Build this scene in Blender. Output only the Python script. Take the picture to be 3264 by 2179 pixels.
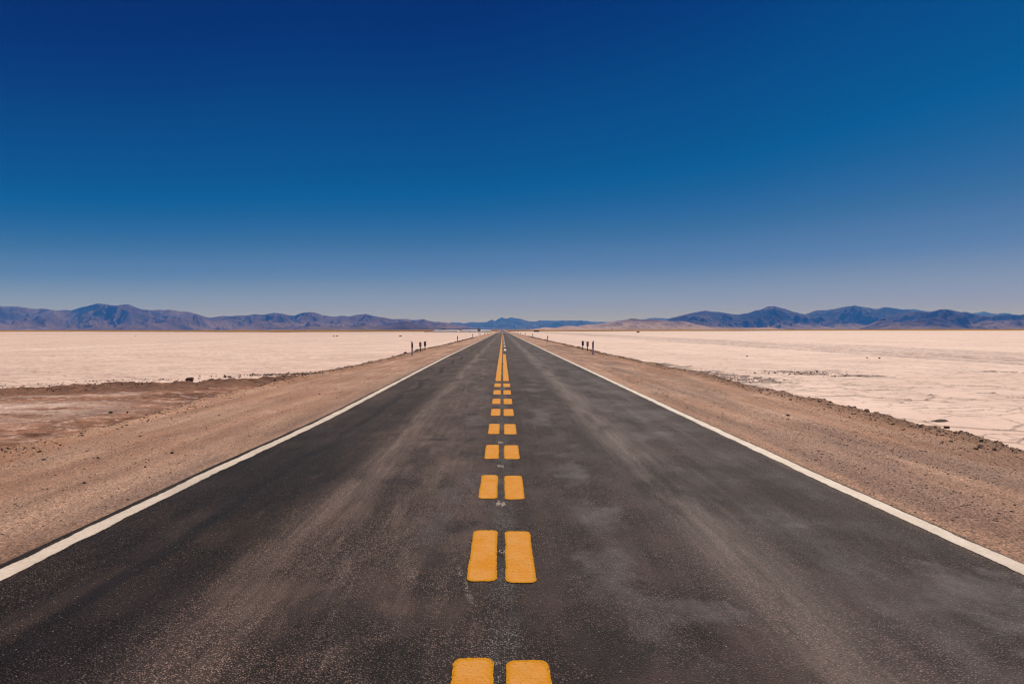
import bpy, math, random
import numpy as np

R = math.radians
random.seed(4)
rng = np.random.default_rng(11)
for d in list(bpy.data.objects):
    bpy.data.objects.remove(d)
SC = bpy.context.scene
COL = SC.collection

# ------------------------------------------------------------------ camera constants
F = 2176.0             # focal length in pixels of the 3264 px wide photograph (24 mm equivalent)
CAMH = 1.6
SALT = -0.50


def yh(px):            # row of the horizon in the photograph (a trace of roll)
    return 1051.5 - (px - 1602.0) * 0.0012


def gp(px, py, level=0.0):
    """ground point under pixel (px, py) of the photograph, on the plane z = level"""
    z = (CAMH - level) * F / (py - yh(px))
    return ((px - 1602.0) / F * z, z)


# ------------------------------------------------------------------ numpy noise
def _h(i, j, s):
    n = (i.astype(np.int64) * 374761393 + j.astype(np.int64) * 668265263 + s * 974634777) & 0x7fffffff
    n = ((n ^ (n >> 13)) * 1274126177) & 0x7fffffff
    n = (n ^ (n >> 16)) & 0xffffff
    return n / float(0xffffff)


def vnoise(x, y, s=0):
    x = np.asarray(x, float); y = np.asarray(y, float)
    i = np.floor(x); j = np.floor(y)
    fx = x - i; fy = y - j
    fx = fx * fx * fx * (fx * (fx * 6 - 15) + 10); fy = fy * fy * fy * (fy * (fy * 6 - 15) + 10)
    a = _h(i, j, s); b = _h(i + 1, j, s); c = _h(i, j + 1, s); d = _h(i + 1, j + 1, s)
    return (a + (b - a) * fx) * (1 - fy) + (c + (d - c) * fx) * fy


def fbm(x, y, o=4, s=0, g=0.5, l=2.03):
    t = np.zeros(np.broadcast(x, y).shape); a = 1.0; n = 0.0
    for k in range(o):
        t = t + a * (vnoise(x, y, s + 17 * k) * 2 - 1); n += a
        c, sn = 0.8, 0.6
        x, y = (x * c - y * sn) * l + 3.1, (x * sn + y * c) * l - 1.7
        a *= g
    return t / n


def ridged(x, y, o=5, s=0):
    t = np.zeros(np.broadcast(x, y).shape); a = 1.0; n = 0.0; w = 1.0
    for k in range(o):
        v = 1 - np.abs(vnoise(x, y, s + 31 * k) * 2 - 1) * 1.0
        v = v * v * w
        w = np.clip(v * 1.6, 0, 1)
        t = t + a * v; n += a
        x, y = (x * .8 - y * .6) * 2.1 + 5.2, (x * .6 + y * .8) * 2.1 + 1.3
        a *= 0.5
    return t / n


def sstep(a, b, x):
    t = np.clip((x - a) / (b - a), 0, 1)
    return t * t * (3 - 2 * t)


def cells(x, y, s=0, jit=0.9):
    """Voronoi: distance to the cell border, id noise of the nearest cell, offset from its centre"""
    i = np.floor(x); j = np.floor(y)
    f1 = np.full(x.shape, 9.0); p1x = np.zeros(x.shape); p1y = np.zeros(x.shape); idn = np.zeros(x.shape)
    pts = []
    for di in (-1, 0, 1):
        for dj in (-1, 0, 1):
            ci = i + di; cj = j + dj
            px = ci + .5 + jit * (_h(ci, cj, s) - .5); py = cj + .5 + jit * (_h(ci, cj, s + 5) - .5)
            d = (px - x) ** 2 + (py - y) ** 2
            m = d < f1
            f1 = np.where(m, d, f1); p1x = np.where(m, px, p1x); p1y = np.where(m, py, p1y)
            idn = np.where(m, _h(ci, cj, s + 9), idn)
            pts.append((px, py))
    e = np.full(x.shape, 9.0)
    for px, py in pts:
        dx = px - p1x; dy = py - p1y
        L = np.sqrt(dx * dx + dy * dy)
        ok = L > 1e-4
        d = ((px + p1x) / 2 - x) * dx + ((py + p1y) / 2 - y) * dy
        e = np.where(ok, np.minimum(e, d / np.maximum(L, 1e-4)), e)
    return e, idn, x - p1x, y - p1y


# ------------------------------------------------------------------ object helpers
def mesh_obj(name, verts, faces, mat=None, parent=None, smooth=False, loc=None):
    me = bpy.data.meshes.new(name)
    verts = np.asarray(verts, dtype=np.float32).reshape(-1, 3)
    if isinstance(faces, np.ndarray):
        k = faces.shape[1]
        me.vertices.add(len(verts)); me.vertices.foreach_set('co', verts.ravel())
        me.loops.add(faces.size); me.loops.foreach_set('vertex_index', faces.astype(np.int32).ravel())
        me.polygons.add(len(faces))
        me.polygons.foreach_set('loop_start', np.arange(0, faces.size, k, dtype=np.int32))
        me.update(calc_edges=True)
    else:
        me.from_pydata([tuple(map(float, v)) for v in verts], [], faces)
        me.update()
    if smooth:
        me.polygons.foreach_set('use_smooth', np.ones(len(me.polygons), dtype=bool))
    if mat is not None:
        me.materials.append(mat)
    o = bpy.data.objects.new(name, me)
    COL.objects.link(o)
    if parent is not None:
        o.parent = parent
    if loc is not None:
        o.location = loc
    return o


def vattr(o, name, vals):
    a = o.data.attributes.new(name, 'FLOAT', 'POINT')
    a.data.foreach_set('value', np.asarray(vals, dtype=np.float32).ravel())


def grid_faces(nr, nc):
    a = np.arange(nr * nc).reshape(nr, nc)
    return np.stack([a[:-1, :-1], a[:-1, 1:], a[1:, 1:], a[1:, :-1]], -1).reshape(-1, 4)


def grid_obj(name, X, Y, Z, mat, parent=None, smooth=True):
    nr, nc = X.shape
    return mesh_obj(name, np.stack([X, Y, Z], -1), grid_faces(nr, nc), mat, parent, smooth)


def tag(o, label=None, cat=None, group=None, kind=None):
    if label: o['label'] = label
    if cat: o['category'] = cat
    if group: o['group'] = group
    if kind: o['kind'] = kind
    return o


def empty(name, loc, rz=0.0):
    o = bpy.data.objects.new(name, None)
    o.empty_display_size = 0.2
    COL.objects.link(o)
    o.location = loc; o.rotation_euler = (0, 0, rz)
    return o


def copy_tree(o, parent=None):
    c = o.copy(); COL.objects.link(c)
    if parent is not None:
        c.parent = parent
    for ch in [k for k in bpy.data.objects if k.parent == o]:
        copy_tree(ch, c)
    return c


class MB:
    def __init__(s): s.v = []; s.f = []

    def add(s, v, f):
        b = len(s.v); s.v += [tuple(p) for p in v]; s.f += [tuple(i + b for i in q) for q in f]; return s

    def box(s, x0, x1, y0, y1, z0, z1):
        return s.add([(x0, y0, z0), (x1, y0, z0), (x1, y1, z0), (x0, y1, z0), (x0, y0, z1), (x1, y0, z1), (x1, y1, z1), (x0, y1, z1)],
                     [(0, 3, 2, 1), (4, 5, 6, 7), (0, 1, 5, 4), (1, 2, 6, 5), (2, 3, 7, 6), (3, 0, 4, 7)])

    def prism_y(s, prof, y0, y1):
        """profile of (x, z) points extruded along y"""
        n = len(prof)
        v = [(x, y0, z) for x, z in prof] + [(x, y1, z) for x, z in prof]
        f = [tuple(range(n)), tuple(range(2 * n - 1, n - 1, -1))]
        f += [(i, i + n, (i + 1) % n + n, (i + 1) % n) for i in range(n)]
        return s.add(v, f)

    def prism_x(s, prof, x0, x1):
        n = len(prof)
        v = [(x0, y, z) for y, z in prof] + [(x1, y, z) for y, z in prof]
        f = [tuple(range(n - 1, -1, -1)), tuple(range(n, 2 * n))]
        f += [((i + 1) % n, (i + 1) % n + n, i + n, i) for i in range(n)]
        return s.add(v, f)

    def cyl(s, p0, p1, r, n=10):
        p0 = np.array(p0, float); p1 = np.array(p1, float)
        d = (p1 - p0) / np.linalg.norm(p1 - p0)
        a = np.array([1, 0, 0]) if abs(d[0]) < .8 else np.array([0, 1, 0])
        u = np.cross(d, a); u /= np.linalg.norm(u); w = np.cross(d, u)
        v = [p0 + r * (u * math.cos(t) + w * math.sin(t)) for t in [2 * math.pi * k / n for k in range(n)]]
        v += [p1 + r * (u * math.cos(t) + w * math.sin(t)) for t in [2 * math.pi * k / n for k in range(n)]]
        f = [tuple(range(n - 1, -1, -1)), tuple(range(n, 2 * n))] + [(i, (i + 1) % n, (i + 1) % n + n, i + n) for i in range(n)]
        return s.add(v, f)

    def build(s, name, mat, parent=None, bevel=0.0):
        o = mesh_obj(name, s.v, s.f, mat, parent)
        if bevel:
            m = o.modifiers.new('edge', 'BEVEL'); m.width = bevel; m.segments = 2; m.limit_method = 'ANGLE'
        return o


# ------------------------------------------------------------------ material helper
class Mat:
    def __init__(s, name, rough=0.9, spec=0.3):
        s.m = bpy.data.materials.new(name); s.m.use_nodes = True
        s.t = s.m.node_tree; s.n = s.t.nodes; s.l = s.t.links
        s.b = s.n['Principled BSDF']
        s.b.inputs['Roughness'].default_value = rough
        s.b.inputs['Specular IOR Level'].default_value = spec
        g = s.n.new('ShaderNodeNewGeometry')
        s.pos = g.outputs['Position']
        sx = s.n.new('ShaderNodeSeparateXYZ'); s.l.new(s.pos, sx.inputs[0])
        s.x, s.y, s.z = sx.outputs

    def set(s, sock, v):
        if hasattr(v, 'is_output') or isinstance(v, bpy.types.NodeSocket):
            s.l.new(v, sock)
        elif isinstance(v, (tuple, list)) and len(v) == 3 and sock.type == 'RGBA':
            sock.default_value = (*v, 1)
        else:
            sock.default_value = v

    def math(s, op, a, b=None, c=None, clamp=False):
        n = s.n.new('ShaderNodeMath'); n.operation = op; n.use_clamp = clamp
        s.set(n.inputs[0], a)
        if b is not None: s.set(n.inputs[1], b)
        if c is not None: s.set(n.inputs[2], c)
        return n.outputs[0]

    def add(s, a, b): return s.math('ADD', a, b)
    def sub(s, a, b): return s.math('SUBTRACT', a, b)
    def mul(s, a, b): return s.math('MULTIPLY', a, b)
    def mx(s, a, b): return s.math('MAXIMUM', a, b)
    def mn(s, a, b): return s.math('MINIMUM', a, b)

    def ss(s, a, b, v):
        n = s.n.new('ShaderNodeMapRange'); n.interpolation_type = 'SMOOTHSTEP'
        s.set(n.inputs[0], v)
        if a > b:
            n.inputs[1].default_value = b; n.inputs[2].default_value = a
            n.inputs[3].default_value = 1; n.inputs[4].default_value = 0
        else:
            n.inputs[1].default_value = a; n.inputs[2].default_value = b
            n.inputs[3].default_value = 0; n.inputs[4].default_value = 1
        return n.outputs[0]

    def vec(s, sx=1.0, sy=1.0, sz=1.0, off=(0, 0, 0), src=None):
        n = s.n.new('ShaderNodeMapping'); n.vector_type = 'POINT'
        s.l.new(src if src is not None else s.pos, n.inputs[0])
        n.inputs['Location'].default_value = off
        n.inputs['Scale'].default_value = (sx, sy, sz)
        return n.outputs[0]

    def noise(s, v, scale=1.0, detail=3.0, rough=0.55, dist=0.0):
        n = s.n.new('ShaderNodeTexNoise'); s.l.new(v, n.inputs['Vector'])
        n.inputs['Scale'].default_value = scale; n.inputs['Detail'].default_value = detail
        n.inputs['Roughness'].default_value = rough; n.inputs['Distortion'].default_value = dist
        return n.outputs['Fac']

    def voro(s, v, scale=1.0, feature='F1', out='Distance', rand=1.0):
        n = s.n.new('ShaderNodeTexVoronoi'); n.feature = feature; s.l.new(v, n.inputs['Vector'])
        n.inputs['Scale'].default_value = scale; n.inputs['Randomness'].default_value = rand
        return n.outputs[out]

    def mix(s, f, a, b, mode='MIX'):
        n = s.n.new('ShaderNodeMix'); n.data_type = 'RGBA'; n.blend_type = mode
        s.set(n.inputs[0], f); s.set(n.inputs[6], a); s.set(n.inputs[7], b)
        return n.outputs[2]

    def gain(s, col, f):
        """colour times a scalar"""
        n = s.n.new('ShaderNodeVectorMath'); n.operation = 'SCALE'
        if isinstance(col, tuple): n.inputs[0].default_value = col
        else: s.l.new(col, n.inputs[0])
        s.set(n.inputs['Scale'], f)
        return n.outputs[0]

    def attr(s, name):
        n = s.n.new('ShaderNodeAttribute'); n.attribute_name = name
        return n.outputs['Fac']

    def lin(s, v, a0, a1, b0, b1):
        n = s.n.new('ShaderNodeMapRange'); s.set(n.inputs[0], v)
        for k, q in enumerate((a0, a1, b0, b1)): n.inputs[k + 1].default_value = q
        return n.outputs[0]

    def bump(s, h, dist=0.01, strength=1.0, normal=None):
        n = s.n.new('ShaderNodeBump'); s.l.new(h, n.inputs['Height'])
        n.inputs['Distance'].default_value = dist; n.inputs['Strength'].default_value = strength
        if normal is not None: s.l.new(normal, n.inputs['Normal'])
        s.l.new(n.outputs[0], s.b.inputs['Normal'])
        return n.outputs[0]

    def col(s, c): s.set(s.b.inputs['Base Color'], c); return s
    def rough(s, c): s.set(s.b.inputs['Roughness'], c); return s
    def spec(s, c): s.set(s.b.inputs['Specular IOR Level'], c); return s


def plain(name, c, rough=0.7, spec=0.3, var=0.25, scale=14.0):
    m = Mat(name, rough, spec)
    tc = m.n.new('ShaderNodeTexCoord').outputs['Object']
    n = m.noise(tc, scale, 4)
    m.col(m.gain(c, m.lin(n, 0.25, 0.75, 1 - var, 1 + var)))
    return m.m


# ------------------------------------------------------------------ MATERIALS
def asphalt_mat():
    m = Mat('asphalt', 0.8, 0.25)
    P = m.pos
    wob = m.mul(m.sub(m.noise(m.vec(1, .25, 1), .35, 3), .5), 1.0)
    xw = m.add(m.x, m.mul(wob, .9))
    big = m.noise(m.vec(1, .45, 1), .55, 5, .6)
    # lanes
    left = m.ss(0.15, -0.25, m.x)
    leftout = m.ss(-1.35, -1.95, xw)
    base = m.mix(left, (.076, .048, .043), (.116, .076, .064))
    base = m.mix(m.mul(leftout, m.add(m.mul(m.ss(24, 8, m.y), .80), .16)), base, (.026, .0185, .0195))
    base = m.mix(m.mul(m.ss(2.95, 2.2, xw), m.mul(m.ss(1.0, 1.4, xw), .0)), base, (.05, .05, .05))
    # broad wear
    base = m.gain(base, m.lin(big, .30, .70, .58, 1.42))
    base = m.mix(m.mul(m.ss(.45, .70, m.noise(m.vec(1, .35, 1, (31, 9, 0)), .8, 5, .62)), .5), base, m.mix(left, (.088, .058, .046), (.100, .063, .047)))
    dk = m.noise(m.vec(1, .3, 1, (7, 3, 0)), .9, 4, .6)
    base = m.gain(base, m.lin(dk, .3, .7, .68, 1.28))

    # lengthwise wear and brown mottling
    st1 = m.noise(m.vec(4.2, .10, 1, (2, 0, 0)), 1.0, 4, .6)
    st2 = m.noise(m.vec(15, .35, 1, (6, 0, 0)), 1.0, 3, .6)
    base = m.gain(base, m.mul(m.lin(st1, .3, .7, .80, 1.22), m.lin(st2, .3, .7, .90, 1.11)))
    bm_ = m.ss(.50, .72, m.noise(m.vec(1, .5, 1, (11, 5, 0)), 1.6, 5, .65))
    base = m.mix(m.mul(bm_, .55), base, m.gain(base, .62))
    bm2 = m.ss(.54, .74, m.noise(m.vec(1, .4, 1, (21, 3, 0)), 1.3, 5, .65))
    base = m.mix(m.mul(bm2, .45), base, (.125, .084, .066))

    def band(c, w, soft, warp=.55):
        d = m.math('ABSOLUTE', m.sub(m.add(m.x, m.mul(wob, warp)), c))
        return m.ss(w + soft, w - soft * .4, d)
    # polished, bled patches in the wheel paths of the right lane
    pn = m.noise(m.vec(1.0, .62, 1, (3, 1, 0)), 1.5, 3, .5, .35)
    pn2 = m.noise(m.vec(1.0, .55, 1, (13, 8, 0)), 1.15, 3, .5, .5)
    pr = m.mul(m.mx(m.mul(band(.82, .26, .35), m.ss(.46, .70, pn)), m.mul(band(2.55, .50, .6), m.ss(.38, .66, m.add(m.mul(pn2, .65), m.mul(st1, .35))))), m.lin(m.y, 4, 12, .75, 1.0))
    pl = m.mul(band(-.8, .5, .5), m.mul(m.ss(.56, .66, pn2), .6))

    def blob(cx, cy, rx, ry):
        dx = m.math('DIVIDE', m.sub(m.x, cx), rx); dy = m.math('DIVIDE', m.sub(m.y, cy), ry)
        d = m.math('SQRT', m.add(m.mul(dx, dx), m.mul(dy, dy)))
        return m.mul(m.ss(1.15, .50, m.add(d, m.mul(m.sub(m.noise(m.vec(1, .7, 1), 3.2, 4, .6), .5), 2.6))), .9)
    for b in ((.72, 4.65, .22, .42), (.78, 7.6, .2, .75), (.9, 5.85, .2, .4), (1.05, 3.85, .35, .2), (.7, 12.3, .2, 1.0),
              (2.9, 3.9, .5, .7)):
        pr = m.mx(pr, blob(*b))
    patch = m.mul(m.mx(pr, pl), m.lin(m.noise(m.vec(1, .6, 1), 5, 4, .6), .3, .7, .22, .80))
    # dusty stripes between the wheel paths
    dn = m.noise(m.vec(2.0, .35, 1, (1, 9, 0)), 1.0, 4, .62)
    dn2 = m.noise(m.vec(5.0, .8, 1, (4, 2, 0)), 1.0, 4, .65)
    dust = m.mul(band(1.66, .16, .38, .35), m.ss(.30, .56, dn))
    dustl = m.mx(m.mul(band(-1.5, .07, .33, .5), m.ss(.34, .56, dn)), m.mul(band(-1.0, .5, .4), m.mul(m.ss(.47, .66, dn2), .55)))
    dustl = m.mx(dustl, m.mul(band(-2.55, .5, .3), m.mul(m.ss(.60, .74, dn2), .38)))
    # dark tyre scars
    wl = m.mul(m.sub(m.noise(m.vec(.01, .22, 1), 1.0, 2), .5), .9)
    scar = m.ss(.11, .03, m.math('ABSOLUTE', m.sub(m.add(m.x, wl), -2.45)))
    scar = m.mul(scar, m.ss(.34, .46, m.noise(m.vec(.5, .5, 1, (9, 9, 0)), .8, 2)))
    col = m.mix(patch, base, (.108, .083, .086))
    col = m.mix(m.mul(m.mul(dust, m.lin(st2, .34, .62, .40, 1.0)), .80), col, (.200, .136, .114))
    col = m.mix(m.mul(m.mul(dustl, m.lin(st2, .36, .62, .30, 1.05)), .92), col, (.225, .146, .115))
    # scrubbed-off old centre line
    cen = m.mul(m.ss(.13, .05, m.math('ABSOLUTE', m.add(m.x, m.mul(wob, .12)))), m.ss(.33, .6, m.noise(m.vec(3, 1.1, 1), 1.0, 4)))
    col = m.mix(m.mul(cen, .6), col, (.135, .118, .112))
    fr = m.mul(m.ss(.62, .30, m.math('ABSOLUTE', m.add(m.x, .12))), m.ss(.5, .68, m.noise(m.vec(2.2, 1.3, 1, (0, 4, 0)), 1.2, 4)))
    col = m.mix(m.mul(fr, .55), col, (.020, .018, .021))
    for b in ((-.92, 3.75, .36, .42), (-.55, 3.3, .2, .25), (.55, 3.35, .3, .3), (-1.0, 10.0, .22, .16), (-1.05, 7.2, .26, .16)):
        col = m.mix(m.mul(blob(*b), .55), col, (.022, .018, .020))
    col = m.mix(m.mul(scar, .75), col, (.012, .010, .014))
    # dust drifted in along the paint on the right edge
    ed = m.mul(m.ss(3.25, 3.5, m.add(m.x, m.mul(wob, .25))), .7)
    col = m.mix(ed, col, (.25, .165, .115))
    sl = m.math('ABSOLUTE', m.sub(m.x, m.add(-.33, m.mul(m.sub(4.75, m.y), .187))))
    sl = m.mul(m.mul(m.ss(.03, .008, sl), m.mul(m.ss(3.9, 4.1, m.y), m.ss(4.85, 4.7, m.y))), m.ss(.35, .6, m.noise(P, 14, 3)))
    col = m.mix(m.mul(sl, .7), col, (.26, .20, .165))
    # aggregate: stones of several sizes in the binder
    smooth = m.mx(m.mul(patch, .75), m.mul(m.mx(dust, dustl), .4))
    vs = m.n.new('ShaderNodeTexVoronoi'); m.l.new(P, vs.inputs['Vector']); vs.inputs['Scale'].default_value = 95
    sep = m.n.new('ShaderNodeSeparateColor'); m.l.new(vs.outputs['Color'], sep.inputs[0])
    rnd = sep.outputs[0]
    stone = m.mul(m.ss(.62, .15, vs.outputs['Distance']), 1.0)
    ag = m.lin(m.mul(stone, rnd), 0, .85, .20, 2.6)
    fine = m.lin(m.noise(P, 160, 3, .7), .3, .7, .40, 1.65)
    mid = m.lin(m.noise(P, 28, 4, .7), .3, .7, .7, 1.3)
    grain = m.mul(m.mul(ag, fine), mid)
    soft = m.mx(smooth, m.mul(m.ss(.42, .68, m.noise(m.vec(1, .5, 1, (17, 2, 0)), 2.1, 4, .6)), .62))
    one = m.add(m.mul(grain, m.sub(1.0, soft)), soft)
    col = m.gain(col, one)
    # holes left in the smooth patches
    pits = m.mul(m.mx(patch, dust), m.ss(.62, .68, m.noise(m.vec(1, .5, 1), 42, 2, .5)))
    col = m.mix(m.mul(pits, .8), col, (.016, .013, .014))
    # pale and ochre chips
    v2 = m.n.new('ShaderNodeTexVoronoi'); m.l.new(m.vec(1, 1, 1, (.3, .8, 0)), v2.inputs['Vector']); v2.inputs['Scale'].default_value = 42
    s2 = m.n.new('ShaderNodeSeparateColor'); m.l.new(v2.outputs['Color'], s2.inputs[0])
    chip = m.mul(m.ss(.23, .15, v2.outputs['Distance']), m.ss(.80, .86, m.add(s2.outputs[0], m.mul(leftout, .09))))
    col = m.mix(m.mul(chip, .75), col, m.mix(s2.outputs[1], (.19, .12, .06), (.30, .26, .23)))
    m.col(col)
    # heat-mirror of the far stretch
    mir = m.ss(300, 480, m.y)
    rg = m.sub(m.lin(smooth, 0, 1, .85, .62), m.mul(mir, .55))
    m.rough(rg)
    m.spec(m.add(m.lin(smooth, 0, 1, .15, .28), m.mul(mir, .4)))
    h = m.add(m.mul(stone, m.sub(1.0, m.mul(smooth, .8))), m.mul(m.noise(P, 160, 3), .35))
    m.bump(h, .0045, .8)
    bn = [q for q in m.n if q.type == 'BUMP'][0]
    m.l.new(m.mul(m.sub(1.0, mir), .8), bn.inputs['Strength'])
    return m.m


def salt_mat():
    m = Mat('salt', 0.85, 0.25)
    n1 = m.noise(m.vec(.5, .5, 1), .25, 5, .6)
    c = m.mix(m.ss(.35, .65, n1), (.745, .515, .412), (.82, .588, .476))
    streak = m.noise(m.vec(.16, .012, 1, (3, 0, 0)), 1.0, 4, .6)
    c = m.mix(m.mul(m.ss(.5, .72, streak), .28), c, (.56, .39, .31))
    c = m.gain(c, m.lin(m.noise(m.pos, 6, 4, .65), .3, .7, .94, 1.06))
    c = m.gain(c, m.lin(m.noise(m.vec(.55, .35, 1, (5, 5, 0)), 1.0, 6, .75), .3, .7, .93, 1.06))
    # rough dirty lane of crust running beside the road, far out on the right
    wx = m.add(m.x, m.mul(m.sub(m.noise(m.vec(.05, .02, 1), 1, 3), .5), 7.0))
    lane = m.mul(m.ss(28.5, 30.0, wx), m.ss(48, 45.5, wx))
    st = m.noise(m.vec(.55, .012, 1, (8, 0, 0)), 1.0, 3, .6)
    tex = m.noise(m.vec(2.2, 1.1, 1, (2, 5, 0)), .8, 5, .7)
    lane = m.mul(lane, m.mul(m.ss(.34, .52, st), m.ss(.36, .60, tex)))
    c = m.mix(m.mul(lane, .75), c, (.25, .175, .15))
    lane2 = m.mul(m.mul(m.ss(54, 58, wx), m.ss(120, 80, wx)), m.mul(m.ss(.5, .62, st), m.ss(.45, .62, tex)))
    c = m.mix(m.mul(lane2, .5), c, (.36, .25, .21))
    # smooth pale wheel track far out on the left
    tr = m.mul(m.ss(1.3, .6, m.math('ABSOLUTE', m.add(m.x, 52))), .8)
    c = m.mix(tr, c, (.90, .72, .61))
    # distant bands
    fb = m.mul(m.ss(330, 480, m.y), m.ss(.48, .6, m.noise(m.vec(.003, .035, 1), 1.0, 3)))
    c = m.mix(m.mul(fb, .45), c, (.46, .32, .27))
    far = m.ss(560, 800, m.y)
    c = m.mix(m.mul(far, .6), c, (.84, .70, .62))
    # soil in the plate borders, plus painted shade of their upturned edges
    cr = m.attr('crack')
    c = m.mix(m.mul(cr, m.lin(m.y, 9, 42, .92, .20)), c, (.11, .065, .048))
    dm = m.attr('dirt')
    c = m.mix(m.mul(dm, .9), c, (.12, .072, .055))
    m.col(c)
    hh = m.add(m.noise(m.pos, 9, 5, .65), m.mul(m.noise(m.pos, 1.6, 3), 1.2))
    m.bump(hh, .008, .7)
    return m.m


def gravel_mat(side):
    m = Mat('gravel_ground', 0.95, 0.15)
    ax = m.math('ABSOLUTE', m.x)
    wob = m.sub(m.noise(m.vec(.6, .12, 1), 1, 3), .5)
    axw = m.add(ax, m.mul(wob, 1.2))
    n = m.noise(m.vec(1, .35, 1), .7, 5, .6)
    c = m.mix(m.ss(.35, .65, n), (.405, .219, .143), (.535, .327, .226))
    rd = m.mul(m.ss(5.5, 6.8, axw), m.ss(.35, .6, m.noise(m.vec(1, .3, 1, (4, 4, 0)), .6, 4)))
    c = m.mix(m.mul(rd, .8), c, (.42, .215, .125))
    if side < 0:
        tar = m.mul(m.ss(4.5, 3.45, axw), m.ss(.3, .6, m.noise(m.vec(1.5, .5, 1), 1.2, 4)))
        c = m.mix(m.mul(tar, .5), c, (.25, .165, .13))
        edge = m.ss(.09, .03, m.math('ABSOLUTE', m.sub(m.attr('rim'), .0)))
        c = m.mix(m.mul(edge, .9), c, (.035, .028, .032))
    else:
        g = m.mul(m.ss(.42, .62, m.noise(m.vec(1.1, .22, 1, (5, 2, 0)), .9, 4)), m.ss(6.9, 6.0, axw))
        c = m.mix(m.mul(g, .6), c, (.30, .19, .147))
        edge = m.ss(.30, .20, m.attr('rim'))
        c = m.mix(m.mul(edge, .8), c, (.46, .26, .172))
    streak = m.noise(m.vec(2.6, .10, 1, (0, 3, 0)), 1.0, 4, .6)
    c = m.gain(c, m.lin(streak, .3, .7, .76, 1.22))
    lip = m.attr('lip')
    c = m.mix(m.mul(lip, .55), c, (.16, .095, .065))
    vs = m.n.new('ShaderNodeTexVoronoi'); m.l.new(m.vec(1, .8, 1), vs.inputs['Vector']); vs.inputs['Scale'].default_value = 75
    sep = m.n.new('ShaderNodeSeparateColor'); m.l.new(vs.outputs['Color'], sep.inputs[0])
    vb = m.n.new('ShaderNodeTexVoronoi'); m.l.new(m.vec(1, .6, 1, (.3, .2, 0)), vb.inputs['Vector']); vb.inputs['Scale'].default_value = 24
    sb = m.n.new('ShaderNodeSeparateColor'); m.l.new(vb.outputs['Color'], sb.inputs[0])
    big = m.mul(m.ss(.34, .22, vb.outputs['Distance']), m.ss(.72, .80, sb.outputs[0]))
    gn = m.noise(m.vec(1, .8, 1), 30, 7, .8)
    lo, hi = (.50, 1.55) if side > 0 else (.62, 1.40)
    c = m.gain(c, m.mul(m.lin(sep.outputs[0], 0, 1, lo, hi), m.lin(gn, .32, .68, lo, 1.34)))
    c = m.mix(m.mul(big, .75), c, m.mix(sb.outputs[1], (.16, .095, .068), (.66, .45, .34)))
    m.col(c)
    m.bump(m.add(m.mul(gn, 1.5), m.mul(big, .8)), .016, 1.0)
    return m.m


def mud_mat():
    m = Mat('mud', 0.95, 0.2)
    n = m.noise(m.vec(.8, 1.0, 1), .8, 6, .68, .6)
    n2 = m.noise(m.vec(.35, .8, 1, (3, 7, 0)), .55, 5, .65, .4)
    c = m.mix(m.ss(.35, .65, n), (.155, .064, .035), (.37, .172, .10))
    px = m.add(m.ss(-8.0, -12.5, m.add(m.x, m.mul(m.sub(n2, .5), 6))), .0)
    py = m.mul(m.ss(13.2, 17.0, m.add(m.y, m.mul(m.sub(n, .5), 6))), m.ss(20.2, 17.6, m.add(m.y, m.mul(m.sub(n, .5), 4))))
    crust = m.mul(px, py)
    crust = m.mx(m.mul(crust, m.ss(.28, .52, n2)), m.mul(m.ss(.55, .70, n2), .75))
    crust = m.mul(crust, m.ss(.30, .50, m.noise(m.vec(1.0, 1.0, 1, (4, 1, 0)), 3.0, 6, .75)))
    crust = m.mx(crust, m.mul(m.ss(.53, .62, m.noise(m.vec(1.0, 1.7, 1, (1, 1, 0)), 2.4, 6, .72)), .7))
    c = m.gain(c, m.lin(m.noise(m.vec(1, 1.2, 1, (7, 0, 0)), 1.7, 6, .75), .32, .68, .6, 1.3))
    berm = m.attr('berm')
    crust = m.mul(crust, m.sub(1.0, m.mul(berm, .85)))
    c = m.mix(m.mul(crust, .85), c, (.80, .575, .47))
    c = m.mix(m.mul(berm, .8), c, m.mix(n, (.10, .047, .029), (.29, .145, .092)))
    c = m.gain(c, m.lin(m.noise(m.pos, 14, 5, .7), .3, .7, .65, 1.35))
    m.col(c)
    m.bump(m.add(m.noise(m.pos, 7, 6, .7), m.mul(n, .5)), .045, 1.0)
    return m.m


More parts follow.
